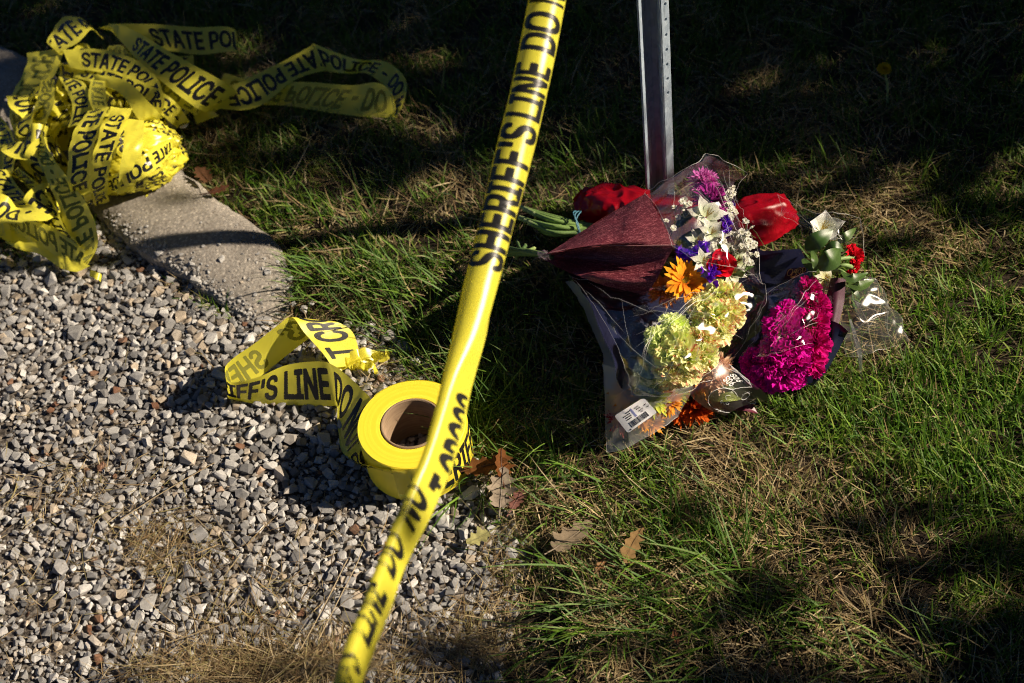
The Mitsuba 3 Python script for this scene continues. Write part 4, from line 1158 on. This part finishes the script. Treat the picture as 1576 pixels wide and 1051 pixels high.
rose(bq, 1110, 405, .195, .0175, two((.40, .004, .015), (.72, .012, .03)), 9, label='small red rose')
leaf(bq, [(1040, 380, .17), (1068, 365, .185), (1100, 350, .18)], .020, (.045, .075, .05), 1); leaf(bq, [(1050, 420, .16), (1075, 395, .19), (1110, 388, .18)], .014, GRN, 2); leaf(bq, [(1100, 440, .14), (1130, 415, .17), (1160, 410, .16)], .016, (.06, .12, .03), 3); leaf(bq, [(1040, 350, .14), (1060, 330, .16), (1080, 318, .16)], .014, (.03, .06, .03), 4); leaf(bq, [(1120, 440, .14), (1138, 420, .17), (1152, 405, .17)], .013, (.10, .17, .05), 5)
OR = two((.62, .12, .01), (.95, .42, .03))
daisy(bq, 1054, 432, .185, .031, OR, two((.45, .38, .03), (.60, .45, .04)), 10, label='orange gerbera with yellow centre')
daisy(bq, 1022, 444, .14, .026, two((.50, .13, .02), (.75, .27, .06)), two((.30, .12, .02), (.4, .2, .03)), 11, label='orange gerbera half hidden by the paper', axis=(.5, -.5, .6))
leaf(bq, [(1000, 440, .13), (1020, 410, .17), (1050, 402, .17)], .022, (.10, .13, .02), 6)
stems(bq, [[(742 + 9 * i + 4 * (i % 3), 372 + 5 * (i % 6), .045 + .006 * (i % 5)), (800 + i, 385 + 1.5 * (i % 5), .115), (850, 393 + (i % 4), .165)] for i in range(9)], seed=1)
sheet_part(bq, 'tie', [[(826, 386, .16), (828, 396, .178), (832, 404, .16)], [(842, 383, .17), (844, 393, .188), (848, 404, .17)]], 'mat_mauve_film', 'twist of film round the stems', nu=20, nv=20, crumple=.003, freq=90, sharp=1.0)

def creases(parent, P, n, seed, r=.0004):
    rr = np.random.default_rng(seed); m = MB()
    for i in range(n):
        a, b = rr.random(2), rr.random(2)
        c = np.linspace(0, 1, 18)[:, None]; line = a * (1 - c) + b * c + .02 * np.sin(c * rr.uniform(2, 5) + i) * rr.normal(size=2)
        m.add(*tube(on_sheet(P, np.clip(line, .01, .99), .0008), r * np.sin(np.pi * (.05 + .9 * c[:, 0])) * rr.uniform(.5, 1.3), 5))
    e = np.linspace(.005, .995, 60)
    for line in (np.column_stack([e, e * 0 + .004]), np.column_stack([e, e * 0 + .996]), np.column_stack([e * 0 + .996, e]), np.column_stack([e * 0 + .004, e])): m.add(*tube(on_sheet(P, line, .0004), .0003, 5))
    m.put(parent, 'film_crease', 'mat_crease', True, 'creases and edges of the clear film')


# --- pale carnations in clear film over dark wrap
bq = thing('bouquet', 'bouquet of pale yellow green carnations in clear film, below the burgundy paper', 'bouquet', 'bouquets lying at the post')
sheet_part(bq, 'dark_wrap', [[(872, 418, .12), (960, 432, .10), (1060, 420, .06), (1170, 382, .07)], [(906, 470, .15), (980, 490, .10), (1080, 490, .05), (1180, 450, .07)], [(936, 545, .15), (1000, 570, .08), (1090, 560, .05), (1180, 500, .06)], [(955, 598, .12), (1012, 600, .06), (1090, 588, .035), (1160, 555, .05)]], 'mat_navy', 'dark navy wrap', nu=60, nv=70, crumple=.006, freq=18, seed=11, sharp=.7)
fk, FP = sheet_part(bq, 'cellophane', [[(878, 425, .14), (960, 445, .15), (1060, 440, .155), (1165, 420, .15)], [(920, 480, .17), (985, 500, .19), (1085, 470, .205), (1180, 455, .16)], [(960, 550, .17), (1005, 560, .185), (1075, 540, .19), (1150, 515, .12)], [(975, 606, .12), (1008, 610, .135), (1070, 596, .13), (1125, 562, .09)]], 'mat_film', 'clear film over the carnations', nu=100, nv=100, crumple=.005, freq=30, seed=12, sharp=.9)
FILMS.append((fk, FP, 20, 2))
sheet_part(bq, 'frosted_edge', [[(872, 432, .05), (884, 434, .10), (896, 436, .125)], [(900, 480, .03), (915, 478, .09), (934, 478, .135)], [(926, 545, .03), (945, 545, .08), (966, 548, .12)], [(934, 600, .03), (956, 602, .07), (982, 604, .10)]], 'mat_frost', 'bluish frosted edge of the film', nu=40, nv=20, crumple=.004, freq=30, seed=13, sharp=.6)
YEL = two((.64, .82, .18), (.91, .98, .46), (.62, .10, .06), .6); YG = two((.58, .74, .17), (.88, .95, .44)); CRM = two((.70, .82, .22), (.95, .98, .56), (.62, .08, .07), .9)
for i, (x, y, z, R, c) in enumerate(((1040, 503, .17, .0185, YG), (1024, 524, .165, .0185, YG), (1052, 524, .17, .019, YEL), (1036, 546, .165, .0195, YEL), (1062, 546, .165, .0195, CRM), (1084, 540, .16, .0175, CRM), (1034, 570, .15, .0185, CRM), (1056, 568, .15, .018, CRM), (1088, 520, .165, .0165, CRM), (1088, 472, .175, .018, YEL), (1108, 452, .175, .0175, YEL), (1128, 456, .17, .0175, CRM), (1126, 480, .17, .018, CRM), (1104, 484, .175, .0185, YEL), (1112, 504, .165, .0175, CRM), (1092, 502, .16, .017, YG))):
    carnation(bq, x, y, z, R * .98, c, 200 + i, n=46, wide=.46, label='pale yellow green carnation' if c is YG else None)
carnation(bq, 1008, 572, .13, .020, two((.45, .55, .32), (.66, .72, .52)), 230, label='whitish green carnation under the film')
for i, p in enumerate(([(1075, 505, .10), (1060, 480, .12), (1080, 470, .12)], [(1140, 520, .08), (1120, 530, .10), (1100, 540, .10)], [(1150, 470, .08), (1165, 500, .08), (1140, 530, .07)], [(1160, 440, .08), (1170, 470, .09), (1150, 510, .08)], [(1085, 560, .07), (1110, 545, .09), (1130, 520, .08)], [(930, 450, .07), (960, 455, .08), (990, 470, .08)])): leaf(bq, p, .016, (.07, .10, .02), i)
P = edges_strip([((1082, 584, .07), (1108, 604, .06)), ((1146, 548, .10), (1168, 562, .09)), ((1186, 490, .12), (1206, 506, .11)), ((1232, 424, .13), (1246, 438, .12))], wrinkle=.003, seed=5, bow=.006, nt=12)
part(bq, 'film_fold', (P.reshape(-1, 3), grid_faces(*P.shape[:2])), 'mat_navy', 'rolled dark fold of the wrap', True)
stems(bq, [[(878 + 4 * i, 424 + 7 * i, .075), (930, 455 + 8 * i, .085), (1000, 490 + 8 * i, .09)] for i in range(5)], seed=2, r=.0024)

# --- magenta carnations in navy wrap
bq = thing('bouquet', 'bouquet of magenta carnations in dark navy wrap with a plum and gold tag', 'bouquet', 'bouquets lying at the post')
sheet_part(bq, 'navy_wrap', [[(1150, 384, .07), (1190, 386, .08), (1232, 384, .085)], [(1165, 430, .07), (1200, 425, .075), (1250, 420, .085)], [(1180, 500, .06), (1215, 490, .06), (1262, 480, .07)], [(1135, 560, .05), (1200, 560, .05), (1262, 540, .06)], [(1140, 595, .035), (1200, 596, .04), (1250, 590, .045)]], 'mat_navy', 'dark navy paper behind the carnations', nu=60, nv=40, crumple=.003, freq=20, seed=21, sharp=.5)
sheet_part(bq, 'navy_flap', [[(1278, 428, .12), (1290, 427, .125), (1302, 430, .12)], [(1270, 465, .11), (1285, 462, .12), (1299, 465, .115)], [(1264, 492, .10), (1280, 494, .11), (1291, 498, .105)]], 'mat_plum', 'purple brown flap of the wrap', nu=30, nv=20, crumple=.002, seed=22)
sheet_part(bq, 'navy_flap', [[(1262, 490, .095), (1285, 494, .10), (1305, 510, .095)], [(1262, 530, .07), (1280, 530, .08), (1296, 528, .075)], [(1252, 570, .05), (1264, 574, .055), (1272, 572, .05)], [(1243, 592, .035), (1250, 593, .035), (1256, 590, .03)]], 'mat_navy', 'navy flap of the wrap on the right', nu=30, nv=20, crumple=.002, seed=23)
fk, FP = sheet_part(bq, 'cellophane', [[(1168, 470, .11), (1200, 440, .13), (1250, 420, .14), (1285, 440, .11)], [(1160, 520, .11), (1205, 490, .145), (1245, 480, .15), (1275, 490, .10)], [(1140, 555, .09), (1190, 545, .13), (1240, 530, .13), (1265, 530, .08)]], 'mat_film', 'clear film over the magenta carnations', nu=90, nv=90, crumple=.004, freq=36, seed=24, sharp=.8)
FILMS.append((fk, FP, 8, 3))
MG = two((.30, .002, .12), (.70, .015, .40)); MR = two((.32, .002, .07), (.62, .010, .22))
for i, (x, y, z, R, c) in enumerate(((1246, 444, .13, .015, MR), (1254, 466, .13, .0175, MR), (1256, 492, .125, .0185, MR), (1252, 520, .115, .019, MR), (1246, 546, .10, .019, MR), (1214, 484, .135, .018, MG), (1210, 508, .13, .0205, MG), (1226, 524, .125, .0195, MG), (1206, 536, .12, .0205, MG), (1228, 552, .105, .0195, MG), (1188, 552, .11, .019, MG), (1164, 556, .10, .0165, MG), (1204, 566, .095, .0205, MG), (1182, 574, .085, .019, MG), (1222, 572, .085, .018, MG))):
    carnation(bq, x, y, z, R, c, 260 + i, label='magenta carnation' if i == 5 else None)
star(bq, 1271, 428, .12, .018, two((.60, .60, .20), (.82, .80, .70)), 31, label='small white blossom with a yellow throat', wid=.3); star(bq, 1264, 440, .115, .014, two((.60, .60, .20), (.82, .80, .70)), 32)
tk, P = sheet_part(bq, 'tag', [[(1212, 414, .125), (1226, 412, .13), (1241, 412, .128)], [(1209, 422, .12), (1224, 421, .127), (1240, 420, .125)], [(1206, 430, .11), (1222, 430, .12), (1238, 428, .118)]], 'mat_plum', 'plum tag with gold ornament', nu=16, nv=16, crumple=.0005, seed=25)


def draw(P, curves, w, off=.0006):
    m = MB()
    for c in curves: m.add(*tube(on_sheet(P, c, off), w, 5))
    return m.mesh()


circ = lambda x, y, a, b, t0=0, t1=6.2832, n=22: np.column_stack([x + a * np.cos(np.linspace(t0, t1, n)), y + b * np.sin(np.linspace(t0, t1, n))])
part(tk, 'ornament', draw(P, [circ(.22, .35, .13, .28), circ(.45, .55, .10, .2), circ(.68, .35, .16, .32), circ(.68, .35, .07, .16), circ(.88, .2, .08, .2), np.array([[.3, .78], [.5, .8], [.7, .78], [.86, .76]]), circ(.5, .3, .05, .15)], .0006), 'mat_gold', smooth=True)

# --- red wrapped bouquet behind
bq = thing('bouquet', 'red wrapped bouquet lying behind the burgundy paper cone, with white and red blooms at its right end', 'bouquet', 'bouquets lying at the post')
labels[bq]['label'] = 'red wrapped bouquet behind the burgundy cone, with green leaves at its right end'
sheet_part(bq, 'red_wrap', [[(884, 306, .05), (910, 288, .08), (950, 284, .095), (1000, 294, .10)], [(884, 316, .08), (915, 302, .108), (955, 304, .115), (1000, 312, .115)], [(890, 330, .075), (920, 325, .10), (950, 330, .105), (985, 330, .10)], [(905, 346, .04), (925, 346, .05), (945, 346, .05), (970, 340, .05)]], 'mat_red_wrap', 'red film wrap', nu=60, nv=60, crumple=.0035, freq=46, seed=31, sharp=1.2)
sheet_part(bq, 'red_wrap', [[(1110, 316, .10), (1150, 304, .11), (1190, 300, .11), (1206, 299, .10)], [(1115, 332, .12), (1160, 320, .13), (1202, 312, .125), (1218, 314, .11)], [(1128, 352, .11), (1170, 344, .115), (1206, 334, .11), (1227, 329, .09)], [(1150, 380, .08), (1178, 376, .085), (1206, 360, .08), (1229, 344, .06)]], 'mat_red_wrap', 'red film wrap on the right', nu=60, nv=60, crumple=.0026, freq=44, seed=32, sharp=1.0)
sheet_part(bq, 'red_wrap', [[(960, 300, .06), (1040, 300, .07), (1120, 312, .07)], [(960, 330, .10), (1040, 335, .11), (1120, 335, .10)], [(960, 350, .05), (1040, 370, .05), (1130, 372, .05)]], 'mat_red_wrap', 'red film between both ends', nu=20, nv=30, crumple=.003, seed=33)
fk, FP = sheet_part(bq, 'cellophane', [[(1195, 300, .12), (1240, 325, .13), (1290, 334, .12), (1322, 338, .10)], [(1205, 325, .14), (1250, 345, .15), (1295, 348, .14), (1328, 362, .10)], [(1228, 345, .12), (1255, 372, .13), (1300, 390, .12), (1330, 395, .09)]], 'mat_film', 'clear film at the right end', nu=40, nv=40, crumple=.005, freq=24, seed=34, sharp=.9)
FILMS.append((fk, FP, 6, 4))
fk, FP = sheet_part(bq, 'cellophane', [[(1296, 428, .09), (1330, 430, .085), (1352, 444, .07), (1368, 462, .05)], [(1290, 470, .09), (1330, 468, .09), (1360, 480, .075), (1384, 496, .05)], [(1296, 512, .08), (1330, 510, .075), (1366, 516, .06), (1398, 524, .03)], [(1300, 545, .04), (1330, 542, .04), (1350, 535, .04), (1380, 532, .025)]], 'mat_haze_film', 'open crumpled clear film on the grass', nu=60, nv=60, crumple=.008, freq=26, seed=35, sharp=1.0)
FILMS.append((fk, FP, 9, 5))
sheet_part(bq, 'film_edge', [[(1307, 492, .085), (1310, 491, .085)], [(1314, 520, .075), (1320, 519, .077)], [(1320, 548, .05), (1327, 547, .052)], [(1324, 582, .012), (1326, 582, .012)]], 'mat_frost', 'whitish edge of film standing on the grass', nu=30, nv=6, crumple=.0008, seed=36)
star(bq, 1266, 352, .13, .034, two((.74, .78, .62), (.85, .86, .84)), 41, name='white_bloom', label='large white bloom behind the leaves', wid=.5, n=5, open_=45, curl=-.2)
LG = (.055, .12, .028)
for i, (p, w) in enumerate((([(1240, 384, .13), (1258, 370, .15), (1282, 354, .15)], .026), ([(1258, 408, .14), (1278, 400, .155), (1292, 382, .15)], .030), ([(1290, 372, .13), (1303, 364, .14), (1318, 350, .135)], .013), ([(1270, 390, .13), (1285, 380, .14), (1300, 386, .13)], .018), ([(1296, 418, .13), (1312, 428, .14), (1336, 420, .13)], .014), ([(1304, 432, .11), (1322, 440, .12), (1346, 430, .11)], .016), ([(1308, 436, .10), (1316, 448, .10), (1324, 460, .09)], .009), ([(1236, 398, .12), (1248, 412, .13), (1262, 414, .13)], .014), ([(1250, 386, .155), (1254, 400, .158), (1252, 414, .15)], .010))): leaf(bq, p, w, mixc(LG, (.11, .18, .05), (i % 3) * .4), i, label='glossy green leaf' if i == 1 else None, fold=.12)
RC2 = two((.28, .003, .008), (.62, .01, .025))
carnation(bq, 1320, 394, .12, .013, RC2, 301, 'red_bloom', label='small red carnation', axis=(.8, -.3, .5), n=34); carnation(bq, 1317, 412, .11, .009, RC2, 302, 'red_bloom', axis=(.7, -.5, .4), n=26)
for i, p in enumerate(([(1276, 404, .13), (1295, 398, .13), (1316, 396, .12)], [(1284, 412, .12), (1300, 408, .125), (1314, 412, .11)], [(1268, 428, .10), (1290, 416, .12), (1310, 430, .12)])):
    m = MB(); c = catmull([at(*q) for q in p], 10); v, f = tube(c, np.linspace(.0022, .0034, 10), 7); m.add(v, f, (.20, .30, .10)); m.put(bq, 'bud_stem', 'mat_solid', True)
stems(bq, [[(800 + 7 * (i % 5), 318 + 4.2 * i / 1.2, .05 + .008 * (i % 4)), (850, 332 + 3.2 * i, .075 + .006 * (i % 3)), (905, 345 + 1.5 * i, .08), (960, 350, .08)] for i in range(10)], seed=3, r=.0034, cols=((.16, .26, .07), (.12, .2, .06), (.22, .32, .10)), cut=(.5, .55, .28))
m = MB()
for q in range(3):
    a = np.linspace(0, 6.2832, 26); c0 = at(886 + q * 2, 352, .078); m.add(*tube(np.array([c0 + RIGHT * .004 * math.sin(3 * t + q) + (UP * math.cos(t) * .026 + FWD * math.sin(t) * .016) for t in a]), .0011, 5), c=(.05, .16, .22))
m.put(bq, 'rubber_band', 'mat_solid', True, 'blue rubber band round the stems')

# --- orange chrysanthemums in the frosted sleeve
bq = thing('bouquet', 'orange chrysanthemums in a frosted printed sleeve with a white barcode sticker, nearest the viewer', 'bouquet', 'bouquets lying at the post')
labels[bq]['label'] = 'orange chrysanthemum bouquet in a frosted sleeve with a white barcode sticker'
O1 = two((.45, .05, .01), (.72, .14, .02)); O2 = two((.50, .16, .02), (.75, .34, .05)); O3 = two((.62, .30, .18), (.88, .62, .42)); G1 = two((.25, .32, .04), (.50, .55, .08))
for i, (x, y, z, R, c) in enumerate(((1072, 622, .05, .026, O1), (1046, 632, .045, .018, O1), (1094, 618, .045, .017, O1), (1086, 575, .09, .026, O2), (1108, 562, .10, .020, O3), (1064, 588, .08, .020, O1), (1030, 614, .090, .020, O2), (1004, 608, .105, .026, G1), (972, 606, .10, .026, O2), (1004, 646, .060, .018, O2), (985, 632, .082, .024, O2), (958, 640, .072, .020, two((.3, .03, .06), (.5, .10, .10))), (1040, 598, .085, .022, G1))):
    pom(bq, x, y, z, R, c, 400 + i, n=90, wid=.11, label='orange chrysanthemum lying on the grass' if i == 0 else None)
for i, p in enumerate(([(960, 590, .06), (990, 596, .07), (1020, 604, .07)], [(1040, 590, .06), (1060, 606, .06), (1078, 596, .06)], [(1085, 596, .06), (1098, 608, .06), (1112, 606, .05)], [(1100, 628, .03), (1140, 622, .04), (1166, 636, .03)])): leaf(bq, p, .02, ((.08, .11, .02), (.05, .09, .03), (.10, .14, .03), (.16, .03, .06))[i], i)
leaf(bq, [(1092, 606, .060), (1118, 602, .075), (1152, 606, .055)], .034, (.20, .24, .05), 7); leaf(bq, [(1100, 584, .075), (1122, 586, .085), (1146, 592, .07)], .026, (.12, .17, .04), 8)
pom(bq, 1106, 582, .092, .018, O3, 420, n=80, wid=.11)
sk, SL = sheet_part(bq, 'sleeve', [[(928, 560, .095), (955, 570, .115), (985, 585, .12), (1030, 590, .115), (1062, 588, .105)], [(932, 606, .095), (960, 606, .115), (995, 606, .12), (1032, 604, .11), (1066, 598, .095)], [(933, 650, .055), (955, 645, .08), (990, 640, .09), (1025, 630, .085), (1055, 618, .07)], [(935, 697, .036), (956, 692, .044), (985, 678, .052), (1020, 657, .055), (1044, 641, .05)]], 'mat_sleeve', 'frosted translucent sleeve', nu=70, nv=70, crumple=.0022, freq=26, seed=41, sharp=.7)
sheet_part(bq, 'sleeve_underside', [[(930, 562, .05), (985, 590, .04), (1062, 590, .03)], [(934, 620, .025), (985, 620, .02), (1050, 620, .02)], [(935, 698, .030), (985, 679, .032), (1042, 643, .032)]], 'mat_haze_film', None, nu=30, nv=30, crumple=.002, seed=42)
ck, CL = sheet_part(bq, 'clear_panel', [[(1056, 598, .095), (1080, 574, .115), (1108, 553, .12), (1138, 572, .105)], [(1066, 612, .085), (1094, 592, .105), (1126, 574, .105), (1158, 590, .09)], [(1088, 628, .06), (1112, 612, .08), (1144, 596, .085), (1176, 604, .07)], [(1116, 640, .035), (1132, 630, .05), (1158, 620, .05), (1184, 616, .045)]], 'mat_haze_film', 'clear printed panel of the sleeve', nu=50, nv=50, crumple=.0012, freq=24, seed=43, sharp=.6)
fl = lambda x, y, a, b, rot: np.array([[x + a * math.cos(t) * math.cos(rot) - b * math.sin(t) * math.sin(rot), y + a * math.cos(t) * math.sin(rot) + b * math.sin(t) * math.cos(rot)] for t in np.linspace(0, 6.2832, 24)])
part(ck, 'print', draw(CL, [circ(.30, .72, .22, .26, 2.6, 6.6, 30), fl(.62, .84, .09, .04, -.5), fl(.66, .96, .08, .04, .6), circ(.40, .80, .05, .14, 3.4, 5.6), np.array([[.06, .82], [.18, .98]]), np.array([[.50, .20], [.44, .52], [.50, .62], [.66, .66], [.84, .60], [.86, .52], [.80, .26], [.62, .18], [.50, .20]]), fl(.84, .12, .09, .05, -.9), fl(.95, .22, .08, .045, .3), circ(.80, .28, .12, .20, 4.2, 6.6, 20), circ(.84, .30, .12, .20, 4.2, 6.6, 20)], .0003, .0008), 'mat_white_print', smooth=True, label='white printed outlines of leaves')


def text_on(P, text, u0, v0, du, dv, cap, rot, xs=.75):
    t, f = flat_text(text, xs, .2, .0)
    c, s = math.cos(rot), math.sin(rot); x, y = t[:, 0] * cap, t[:, 1] * cap
    return on_sheet(P, np.column_stack([u0 + (x * c + y * s) * du, v0 + (x * s - y * c) * dv]), .0009), f


m = MB(); m.add(*text_on(CL, '90S', .74, .54, 1, 1, .10, -1.75)); m.add(*text_on(CL, '90S', .62, .56, 1, 1, .10, -1.75)); m.add(*text_on(CL, '90S', .22, .72, .8, .8, .10, .9))
part(ck, 'lettering', m.mesh(), 'mat_white_print', smooth=True)
# the sticker
R2 = np.array([[at(946, 639, .099), at(991, 611, .118)], [at(967, 666, .084), at(1012, 634, .105)]])
u, v = np.meshgrid(np.linspace(0, 1, 12), np.linspace(0, 1, 16), indexing='ij')
ST = (R2[0, 0] * ((1 - u) * (1 - v))[..., None] + R2[0, 1] * ((1 - u) * v)[..., None] + R2[1, 0] * (u * (1 - v))[..., None] + R2[1, 1] * (u * v)[..., None])
Ns = unit(np.cross(R2[0, 1] - R2[0, 0], R2[1, 0] - R2[0, 0])); Ns = Ns * np.sign(Ns @ (CAM - ST[0, 0])); ST = ST + Ns * (.005 + .0015 * np.sin(v * 5))[..., None]
box_ = shapely.box(.09, .09, .91, .91).buffer(.088, 6); tri = trimesh.creation.triangulate_polygon(box_, engine='earcut')
pv, pf = trimesh.remesh.subdivide_to_size(np.column_stack([tri[0], np.zeros(len(tri[0]))]), tri[1], .12)[:2]
stk = part(bq, 'sticker', (on_sheet(ST, pv[:, :2], 0), pf), 'mat_white_print', 'white barcode price sticker', True)
m = MB(); r2 = np.random.default_rng(5)


def bar(u0, v0, u1, v1): m.add(on_sheet(ST, [[u0, v0], [u1, v0], [u1, v1], [u0, v1]], .0004), [[0, 1, 2], [0, 2, 3]])


x = .20
while x < .78:
    w = r2.choice([.008, .014, .02]); bar(x, .62, x + w, .90); x += w + r2.choice([.010, .016])
for yy, a, b in ((.16, .30, .44), (.26, .18, .40), (.36, .22, .42), (.46, .20, .38), (.18, .58, .74), (.28, .60, .74), (.40, .62, .76), (.50, .66, .74), (.90, .10, .16), (.30, .84, .92), (.45, .86, .94)):
    x = a
    while x < b: w = r2.uniform(.012, .03); bar(x, yy, x + w, yy + .055); x += w + .012
part(stk, 'barcode', m.mesh(), 'mat_ink', smooth=False)
m = MB(); bar(.46, .12, .52, .58); part(stk, 'blue_stripe', m.mesh(), 'mat_blue_print', smooth=False)

for fk, FP, n_c, sd_c in FILMS: creases(fk, FP, n_c, sd_c)
creases(sk, SL, 7, 9)

# ------------------------------------------------------------------ dead leaves, pebbles, dandelion
def dead_leaf(px, py, z, L, deg, w, col, label, seed, lobes=4, curl=.5, tilt=(0, 0, 1)):
    k = thing('dead_leaf', label, 'leaf', 'dead leaves on the ground')
    r2 = np.random.default_rng(seed); n = 40; u = np.linspace(0, 1, n)
    wd = w * .5 * np.sin(np.pi * (.02 + .96 * u) ** .75) ** .7 * (1 - .42 * np.abs(np.sin(u * math.pi * lobes + r2.uniform(0, 1))) ** 1.5 * (u > .08))
    v = np.linspace(-1, 1, 9); up = unit(np.array(tilt, float)); a = math.radians(deg); d = np.array([math.cos(a), math.sin(a), 0]); d = unit(d - (d @ up) * up); s = np.cross(up, d)
    x = (u - .5) * L
    wl = np.stack([wd * (.8 + .4 * meshkit.noise(np.column_stack([u * 9, u * 0 + q, u * 0]), seed)) for q in (0, 5)], 0)
    half = np.where(v[None] < 0, wl[0][:, None], wl[1][:, None]) * v[None]
    zz = curl * (half ** 2) / w + .18 * L * curl * (u[:, None] - .5) ** 2 + .006 * (meshkit.fbm(np.stack([np.broadcast_to(x[:, None], half.shape), half, half * 0], -1) * 70, 3, seed) - .5)
    P = at(px, py, z) + x[:, None, None] * d + half[..., None] * s + zz[..., None] * up
    C = np.array(col) * (.7 + .6 * meshkit.fbm(P * 60, 3, seed))[..., None] * (1 - .3 * np.exp(-(v / .1) ** 2))[None, :, None]
    m = MB(); m.add(P.reshape(-1, 3), grid_faces(n, 9), C.reshape(-1, 3)); m.put(k, 'blade', 'mat_dry', True)
    q = MB(); vv, f = tube(np.array([P[0, 4] - d * .016 + up * .004, P[0, 4], P[n // 2, 4] + up * .0006, P[-1, 4] + up * .0004]), np.array([.0011, .0011, .0008, .0004]), 5); q.add(vv, f, np.array(col) * .6); q.put(k, 'midrib', 'mat_solid', True)


TN = (.30, .235, .16)
dead_leaf(882, 824, .026, .062, 32, .040, TN, 'large pale tan leaf in the thin grass right of the gravel', 1)
dead_leaf(974, 836, .038, .052, 70, .028, (.30, .19, .085), 'small orange brown lobed leaf standing in the foreground grass', 2, tilt=(.2, -.7, .6))
dead_leaf(748, 716, .03, .060, 5, .028, (.20, .085, .03), 'rusty orange leaf at the gravel edge right of the roll', 3, tilt=(-.2, -.4, .8))
dead_leaf(772, 712, .036, .040, 100, .034, (.15, .06, .022), 'curled dark orange leaf in the grass behind the rusty one', 4, tilt=(.5, -.3, .6), curl=.9)
dead_leaf(772, 750, .026, .056, 80, .042, (.33, .27, .205), 'crumpled beige leaf on the gravel below the rusty leaf', 5, curl=.9, tilt=(.1, -.3, .9))
dead_leaf(796, 768, .022, .034, 60, .022, (.24, .11, .09), 'small brown leaf in the dirt beside the beige leaf', 6)
dead_leaf(735, 828, .02, .032, 200, .026, (.40, .38, .16), 'small yellow green leaf lying on the gravel edge', 7, lobes=3)
dead_leaf(312, 268, .030, .046, 120, .030, (.11, .055, .03), 'dark brown leaf in the shade beside the pavement', 8)
dead_leaf(338, 292, .026, .034, 20, .018, (.11, .045, .025), 'reddish brown leaf at the pavement edge', 9)
dead_leaf(926, 868, .025, .020, 50, .012, (.34, .18, .08), 'tiny brown leaf scrap in the foreground grass', 10, lobes=2)
dead_leaf(1040, 978, .025, .020, 90, .012, (.30, .13, .07), 'tiny reddish leaf scrap near the bottom edge', 11, lobes=2)
dead_leaf(598, 838, .02, .016, 40, .010, (.36, .14, .05), 'tiny rusty scrap of leaf on the gravel by the hanging tape', 12, lobes=2)

for (x, y, R, uvc, lab) in ((282, 191, .0085, (.2, 1.0), 'smooth white pebble in the shaded grass behind the heap'), (262, 187, .0095, (.3, .55), 'grey pebble next to the white one behind the heap')):
    k = thing('pebble', lab, 'pebble'); s = trimesh.creation.icosphere(4, 1.0); q = np.array(s.vertices); q = q * (1 + .12 * (meshkit.fbm(q * 2, 2, x) - .5)[:, None]) * [1, .95, .8]
    solid(k, (q * R + at(x, y, .040), s.faces), 'mat_stone', True, uv=np.broadcast_to(uvc, (len(q), 2)))

k = thing('dandelion', 'single yellow dandelion flower standing in the dark lawn at the upper right', 'flower')
pb, pt = at(1366, 158, .015), at(1361, 106, .105)
pt = pb + np.array([0, 0, 1]) * .0 + (at(1361, 106, .085) - pb)
m = MB(); m.add(*tube(catmull([pb, pb * .5 + pt * .5 + [.002, 0, .002], pt], 12), .0021, 7), c=(.26, .36, .14)); m.put(k, 'stem', 'mat_solid', True)
r2 = np.random.default_rng(8); n = 110; kk = np.arange(n); d, nn, rad = ring_dirs(np.array([0, -.25, 1.0]), np.radians(8 + 80 * (kk / n) ** .6), kk * 2.39996)
m = MB(); m.add(*petals(np.repeat(pt[None], n, 0), d, nn, .0095 + .0035 * (kk / n), .0015, STRAP, -.3, .2, 0, 1, two((.50, .28, .01), (.62, .42, .02)), 4, 3, 3)); m.put(k, 'flower_head', 'mat_petal', True)
